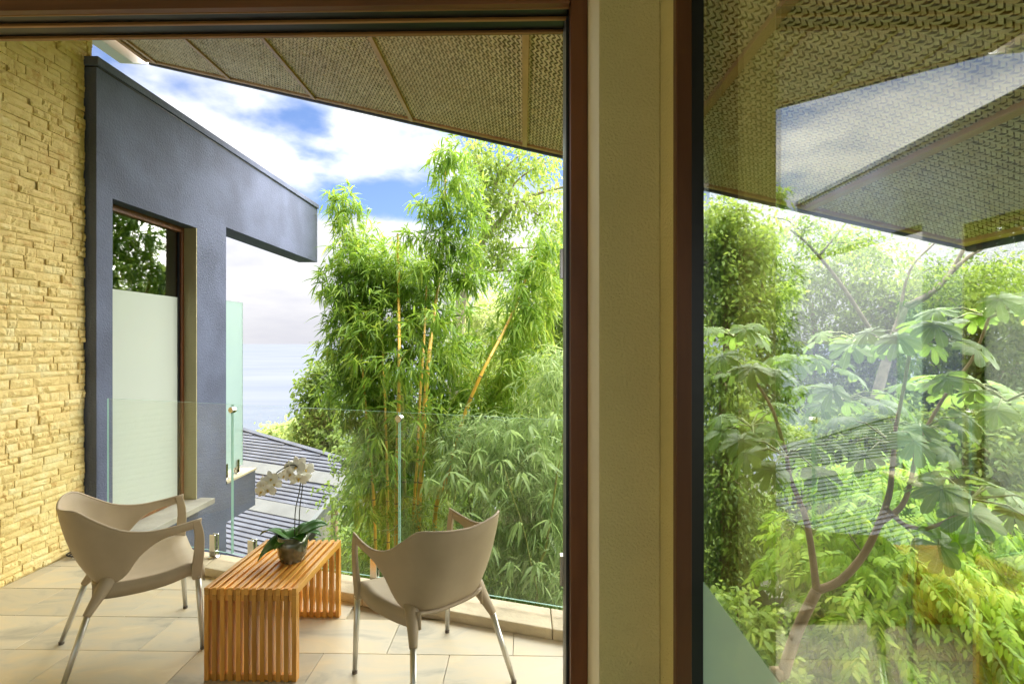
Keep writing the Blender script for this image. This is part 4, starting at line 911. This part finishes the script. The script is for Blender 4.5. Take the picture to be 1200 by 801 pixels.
tree('dense_tree', 'dense small-leaved tree rising behind the glass next to the window frame', (850, 660, 9.5),
     [([(848, 640), (850, 500), (852, 400), (848, 330)], 9.5, 0.12, 0.05), ([(850, 400), (830, 370), (815, 350)], 9.5, 0.04, 0.012), ([(852, 420), (885, 370), (895, 320)], 9.5, 0.05, 0.012)],
     'bark_brown', 'tree_leaf', [(848, 262, 9.5, 30, 26, 0.8, 200), (868, 300, 9.5, 36, 34, 0.9, 280), (832, 310, 9.5, 32, 40, 0.9, 240), (858, 360, 9.5, 40, 34, 0.9, 280), (900, 350, 9.7, 30, 34, 0.8, 140), (815, 280, 9.6, 24, 30, 0.8, 100), (890, 280, 9.8, 22, 26, 0.7, 70)], 9, 0.095, 0.05, gap=0.08)
tree('vine_tree', 'dark vine-hung tree standing low behind the window frame', (850, 790, 7.5),
     [([(846, 760), (850, 620), (846, 500), (850, 430)], 7.5, 0.10, 0.04)], 'bark_brown', 'tree_leaf_dark', [(845, 440, 7.5, 40, 40, 0.7, 220), (860, 500, 7.5, 44, 44, 0.7, 260), (845, 560, 7.4, 50, 46, 0.7, 300), (860, 620, 7.4, 50, 46, 0.7, 300), (845, 680, 7.3, 50, 40, 0.7, 240), (905, 640, 7.8, 30, 60, 0.6, 160)], 9, 0.085, 0.036, 'lance', gap=0.07, down=0.6)
tree('spreading_tree', 'spreading tree with bare pale crossing branches under the roof corner', (1010, 640, 12),
     [([(1012, 600), (1020, 500), (1040, 420), (1060, 362)], 12, 0.16, 0.08), ([(1060, 362), (1090, 345), (1112, 322), (1125, 300), (1135, 280)], 12, 0.07, 0.04), ([(1062, 358), (1095, 340), (1130, 305), (1165, 285), (1195, 280)], 11.8, 0.06, 0.03),
      ([(1050, 390), (1065, 320), (1090, 290), (1102, 280)], 12, 0.04, 0.015), ([(1040, 420), (990, 340), (950, 290), (920, 265)], 12, 0.06, 0.02), ([(960, 300), (985, 270), (1000, 250)], 12, 0.03, 0.012), ([(935, 275), (925, 260), (905, 255)], 12, 0.03, 0.01)],
     'bark_pale', 'tree_leaf', [(940, 270, 12, 36, 18, 0.9, 90), (985, 285, 12, 36, 18, 0.9, 90), (1030, 300, 12, 30, 20, 0.9, 80), (1080, 320, 12, 24, 24, 0.9, 70), (1150, 330, 12, 40, 18, 1, 130), (1180, 310, 12, 26, 14, 1, 60), (1110, 350, 12, 40, 18, 1, 110), (1190, 350, 12, 40, 30, 1, 150)], 7, 0.10, 0.045, gap=0.12)
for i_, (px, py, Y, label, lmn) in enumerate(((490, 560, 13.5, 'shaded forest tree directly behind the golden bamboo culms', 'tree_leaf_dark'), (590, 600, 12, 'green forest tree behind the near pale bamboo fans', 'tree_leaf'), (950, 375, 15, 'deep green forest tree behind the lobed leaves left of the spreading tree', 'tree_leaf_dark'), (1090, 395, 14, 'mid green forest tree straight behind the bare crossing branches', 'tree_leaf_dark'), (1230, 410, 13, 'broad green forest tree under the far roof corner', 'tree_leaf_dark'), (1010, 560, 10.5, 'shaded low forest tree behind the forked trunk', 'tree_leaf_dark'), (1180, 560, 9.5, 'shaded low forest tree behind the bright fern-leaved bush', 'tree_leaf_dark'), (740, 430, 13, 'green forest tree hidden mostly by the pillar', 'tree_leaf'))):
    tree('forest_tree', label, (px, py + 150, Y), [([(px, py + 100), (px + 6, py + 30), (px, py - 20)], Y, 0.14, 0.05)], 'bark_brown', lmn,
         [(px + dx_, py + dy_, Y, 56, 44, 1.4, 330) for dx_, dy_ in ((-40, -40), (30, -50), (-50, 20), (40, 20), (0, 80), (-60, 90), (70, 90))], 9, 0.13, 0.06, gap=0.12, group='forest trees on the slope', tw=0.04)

# ------------------------------------------------------------------ lobed-leaf tree (palmate leaves) by the window
def palmate_mesh(seed, lobes=9):
    r_ = random.Random(seed); m = MB()
    for i_ in range(lobes):
        a = R(-150 + 300 * i_ / (lobes - 1)) + r_.uniform(-0.05, 0.05); L = (1.0 - 0.32 * abs(i_ - (lobes - 1) / 2) / ((lobes - 1) / 2)) * r_.uniform(0.92, 1.05)
        d = Vector((math.sin(a), math.cos(a), 0)); sd_ = Vector((d.y, -d.x, 0)); rows = []
        tw_ = r_.uniform(-0.12, 0.12); prof = ((0.03, 0.035), (0.25, 0.075), (0.5, 0.125), (0.72, 0.165), (0.88, 0.150), (0.97, 0.08), (1.0, 0.015))
        dr_ = r_.uniform(0.18, 0.42)
        for f, hw in prof:
            c = d * (L * f * (1 - 0.12 * f)); zz = -dr_ * f * f * L + 0.03
            rows.append([c + sd_ * hw * e_ + Vector((0, 0, zz + 0.045 * abs(e_) - 0.03 * e_ * e_ + tw_ * e_ * f * 0.5 + r_.uniform(-0.012, 0.012))) for e_ in (-1, -0.5, 0, 0.5, 1)])
        m.grid(rows)
    me = bpy.data.meshes.new('leaf'); me.from_pydata(m.v, [], m.f); me.polygons.foreach_set('use_smooth', [True] * len(me.polygons)); me.materials.append(MATS['palmate_leaf']); return me
PM = [palmate_mesh(i_) for i_ in range(5)]
cbase = ground_pt(905, 900, 3.5)
cec = empty('lobed_leaf_tree', cbase, 'slim tree with a forked brown trunk and large lobed umbrella leaves outside the window', 'tree')
cp = [([cbase] + px_path([(905, 850), (918, 790), (935, 738), (957, 692)], 3.5), 3.5, 0.046, 0.034)]
limbs('trunk', cec, cp, 'bark_brown')
limbs('limbs', cec, [([(957, 692), (952, 650), (945, 610), (936, 585), (926, 560), (922, 535)], 3.5, 0.026, 0.013), ([(957, 692), (985, 680), (1012, 650), (1030, 615), (1038, 595)], 3.5, 0.029, 0.020),
                       ([(1030, 615), (1042, 580), (1046, 545), (1050, 500)], 3.5, 0.024, 0.012), ([(1032, 612), (1055, 595), (1066, 570), (1075, 520)], 3.5, 0.022, 0.012),
                       ([(1085, 620), (1110, 610), (1135, 592), (1140, 575)], 3.3, 0.012, 0.010), ([(1050, 500), (1060, 450), (1068, 400)], 3.7, 0.014, 0.010), ([(1075, 520), (1110, 460), (1140, 420), (1160, 370)], 4.0, 0.014, 0.010), ([(922, 535), (905, 480), (880, 440)], 4.0, 0.016, 0.010),
                       ([(1038, 595), (1060, 615), (1085, 620)], 3.4, 0.016, 0.012)], 'bark_brown')
ros = [(922, 535, 3.6, 7, 0.27), (1046, 520, 3.5, 6, 0.27), (1138, 585, 3.2, 6, 0.29), (1078, 505, 3.9, 6, 0.28), (1068, 400, 3.9, 6, 0.30), (1160, 372, 4.0, 7, 0.30), (880, 440, 4.4, 7, 0.30), (860, 395, 5.2, 5, 0.32), (1180, 470, 3.6, 6, 0.28), (985, 470, 4.4, 6, 0.32), (1010, 400, 4.8, 5, 0.32), (1130, 460, 4.4, 6, 0.30), (880, 500, 4.8, 6, 0.32), (940, 430, 5.0, 5, 0.32), (1200, 600, 3.3, 5, 0.27), (1100, 640, 3.3, 1, 0.30)]
pmb = MB()
for (px, py, Y, n, rr) in ros:
    if n > 1: n += 3; rr *= 0.86
    c = at(px, py, Y); a0 = random.uniform(0, 6.28)
    for i_ in range(n):
        a = a0 + 2 * math.pi * i_ / n + random.uniform(-0.3, 0.3); el_ = random.uniform(0.0, 0.6); pl_ = random.uniform(0.22, 0.42)
        d = Vector((math.cos(a) * math.cos(el_), math.sin(a) * math.cos(el_), math.sin(el_)))
        e = c + d * pl_ + Vector((0, 0, -0.06))
        if n == 1: e = c
        pmb.tube([c - cbase, c.lerp(e, 0.5) + Vector((0, 0, 0.05)) - cbase, e - cbase], [0.008, 0.006, 0.005], 5, cap=False)
        o_ = link('leaf', random.choice(PM), None, cec); o_.location = e - cbase; s9 = rr * random.uniform(0.55, 0.90); o_.scale = (s9, s9, s9)
        tilt = Vector((d.x * 0.55, d.y * 0.55 - 0.18, 1.0)) + Vector((random.gauss(0, .18), random.gauss(0, .18), 0)); 
        if n == 1: tilt = Vector((0.1, -1.0, 0.55))
        o_.rotation_mode = 'QUATERNION'
        q = tilt.normalized().to_track_quat('Z', 'Y'); fw = q.inverted() @ Vector((d.x, d.y, -0.4)); o_.rotation_quaternion = q @ Matrix.Rotation(math.atan2(-fw.x, fw.y), 3, 'Z').to_quaternion()
pmb.build('petioles', 'petiole', cec, smooth=True)

# ------------------------------------------------------------------ bright pinnate bushes and undergrowth
def pinnate(parent, m, blobs, rach, L, W, pairs=6, down=0.45):
    P, O = blob_sprays(blobs); n = len(P); P = P - np.array(parent.location)
    D = nrm(O * np.array([[1, 1, 0.4]]) + np.array([[0, -0.25, -down]]) + rng.normal(size=(n, 3)) * 0.3)
    Nn = nrm(np.array([[0, -0.3, 1.0]]) + rng.normal(size=(n, 3)) * 0.25); Sd = nrm(np.cross(D, Nn))
    PP, DD, NN = [], [], []
    for k_ in range(pairs):
        f = 0.2 + 0.8 * k_ / (pairs - 1); base = P + D * rach * f + np.array([[0, 0, -rach * 0.25 * f * f]])
        for sg in (-1, 1):
            PP.append(base); DD.append(nrm(Sd * sg + D * 0.75 + np.array([[0, 0, -0.45]]) + rng.normal(size=(n, 3)) * 0.12)); NN.append(Nn)
    PP, DD, NN = map(np.concatenate, (PP, DD, NN)); t_ = len(PP)
    return leaves('foliage', m, parent, PP, DD, NN, L * (0.75 + 0.5 * rng.random(t_)), W * (0.8 + 0.4 * rng.random(t_)), 'oval', 0.25)
bb = empty('fern_leaved_bush', ground_pt(1090, 760, 5.2), 'bright lime green bush with feathery compound leaves below the lobed-leaf tree', 'bush')
limbs('stems', bb, [([ground_pt(1090, 760, 5.2), at(1080, 700, 5.2), at(1050, 600, 5.2)], 5.2, 0.03, 0.01), ([ground_pt(1090, 760, 5.2), at(1120, 700, 5.2), at(1150, 620, 5.2)], 5.2, 0.03, 0.01), ([at(1080, 720, 5.2), at(1020, 660, 5.2), at(985, 610, 5.3)], 5.2, 0.015, 0.005)], 'bark_pale')
pinnate(bb, 'bush_leaf', [(1020, 620, 5.4, 50, 44, 0.5, 120), (1090, 600, 5.6, 56, 50, 0.5, 120), (1000, 680, 5.2, 46, 44, 0.5, 110), (1070, 680, 5.1, 60, 46, 0.5, 170), (1140, 700, 5.0, 56, 46, 0.5, 150), (1180, 640, 5.4, 50, 60, 0.5, 130), (1060, 760, 5.0, 70, 44, 0.5, 150), (1150, 780, 4.9, 70, 44, 0.5, 150), (1040, 560, 5.8, 60, 30, 0.5, 130), (1100, 730, 4.9, 60, 50, 0.4, 120), (1010, 740, 5.0, 50, 50, 0.4, 100)], 0.24, 0.095, 0.032)
b3 = empty('yellow_green_bush', ground_pt(950, 770, 5.8), 'yellow-green bush with drooping leaflets behind the forked trunk foot', 'bush')
limbs('stems', b3, [([ground_pt(950, 770, 5.8), at(950, 720, 5.8), at(940, 640, 5.8)], 5.8, 0.03, 0.01)], 'bark_pale')
pinnate(b3, 'bush_leaf', [(950, 640, 6.0, 50, 50, 0.5, 130), (970, 730, 5.7, 56, 50, 0.5, 150), (950, 790, 5.4, 60, 36, 0.5, 110), (900, 780, 5.6, 40, 40, 0.5, 70), (980, 560, 6.4, 40, 34, 0.5, 70)], 0.24, 0.11, 0.036)
b4 = empty('low_shrub', ground_pt(865, 760, 5.0), 'low dull green shrub at the window frame above the frosted strip', 'bush')
limbs('stems', b4, [([ground_pt(865, 760, 5.0), at(866, 770, 5.0), at(860, 710, 5.0)], 5.0, 0.02, 0.008)], 'bark_brown')
crown(b4, 'tree_leaf', [(865, 730, 5.0, 44, 34, 0.4, 110), (890, 780, 4.8, 50, 40, 0.4, 120), (840, 770, 5.0, 40, 40, 0.4, 100)], 7, 0.10, 0.05, gap=0.05, name='foliage')
lg = box('concrete_ledge', 'concrete', 0, 0.55, 0, 0.5, -0.9, 0.0, bevel=0.01); lg.location = at(903, 700, 6.6)
lg.scale = (1, 1, 1); tag(lg, 'weathered concrete ledge among the shrubs behind the forked trunk', 'ledge')
lg.data.transform(Matrix.Diagonal((1, 1, abs((gh(lg.location.x, lg.location.y) - 0.3 - lg.location.z) / 0.9), 1)))

# ------------------------------------------------------------------ hillside cover that reads as one mass
n = 26000
hx = rng.uniform(-26, 30, n); hy = rng.uniform(4.5, 46, n)
hzv = np.array([gh(a, b) for a, b in zip(hx, hy)])
near_house = (np.abs(hx - (house.location.x)) < 8) & (hy < 22) & (hx < -1.5)
keep = (~near_house) & (hy > 5.5)
hx, hy, hzv = hx[keep], hy[keep], hzv[keep]; n = len(hx)
hh = 0.35 + 1.3 * rng.random(n) * (0.5 + 0.5 * np.sin(hx * 0.7) * np.cos(hy * 0.6))
P = np.stack([hx, hy, hzv + hh], 1); O = nrm(rng.normal(size=(n, 3)) + np.array([[0, -0.2, 0.7]]))
V, T = leaf_arrays(*fans(P, O, 6, 0.30, 0.13, 1.0, 0.2, 0.22), 'oval', 0.25)
ug = link('undergrowth', tri_mesh('undergrowth', V, T), 'tree_leaf_dark'); tag(ug, 'dense green undergrowth covering the hillside', 'undergrowth', kind='stuff')
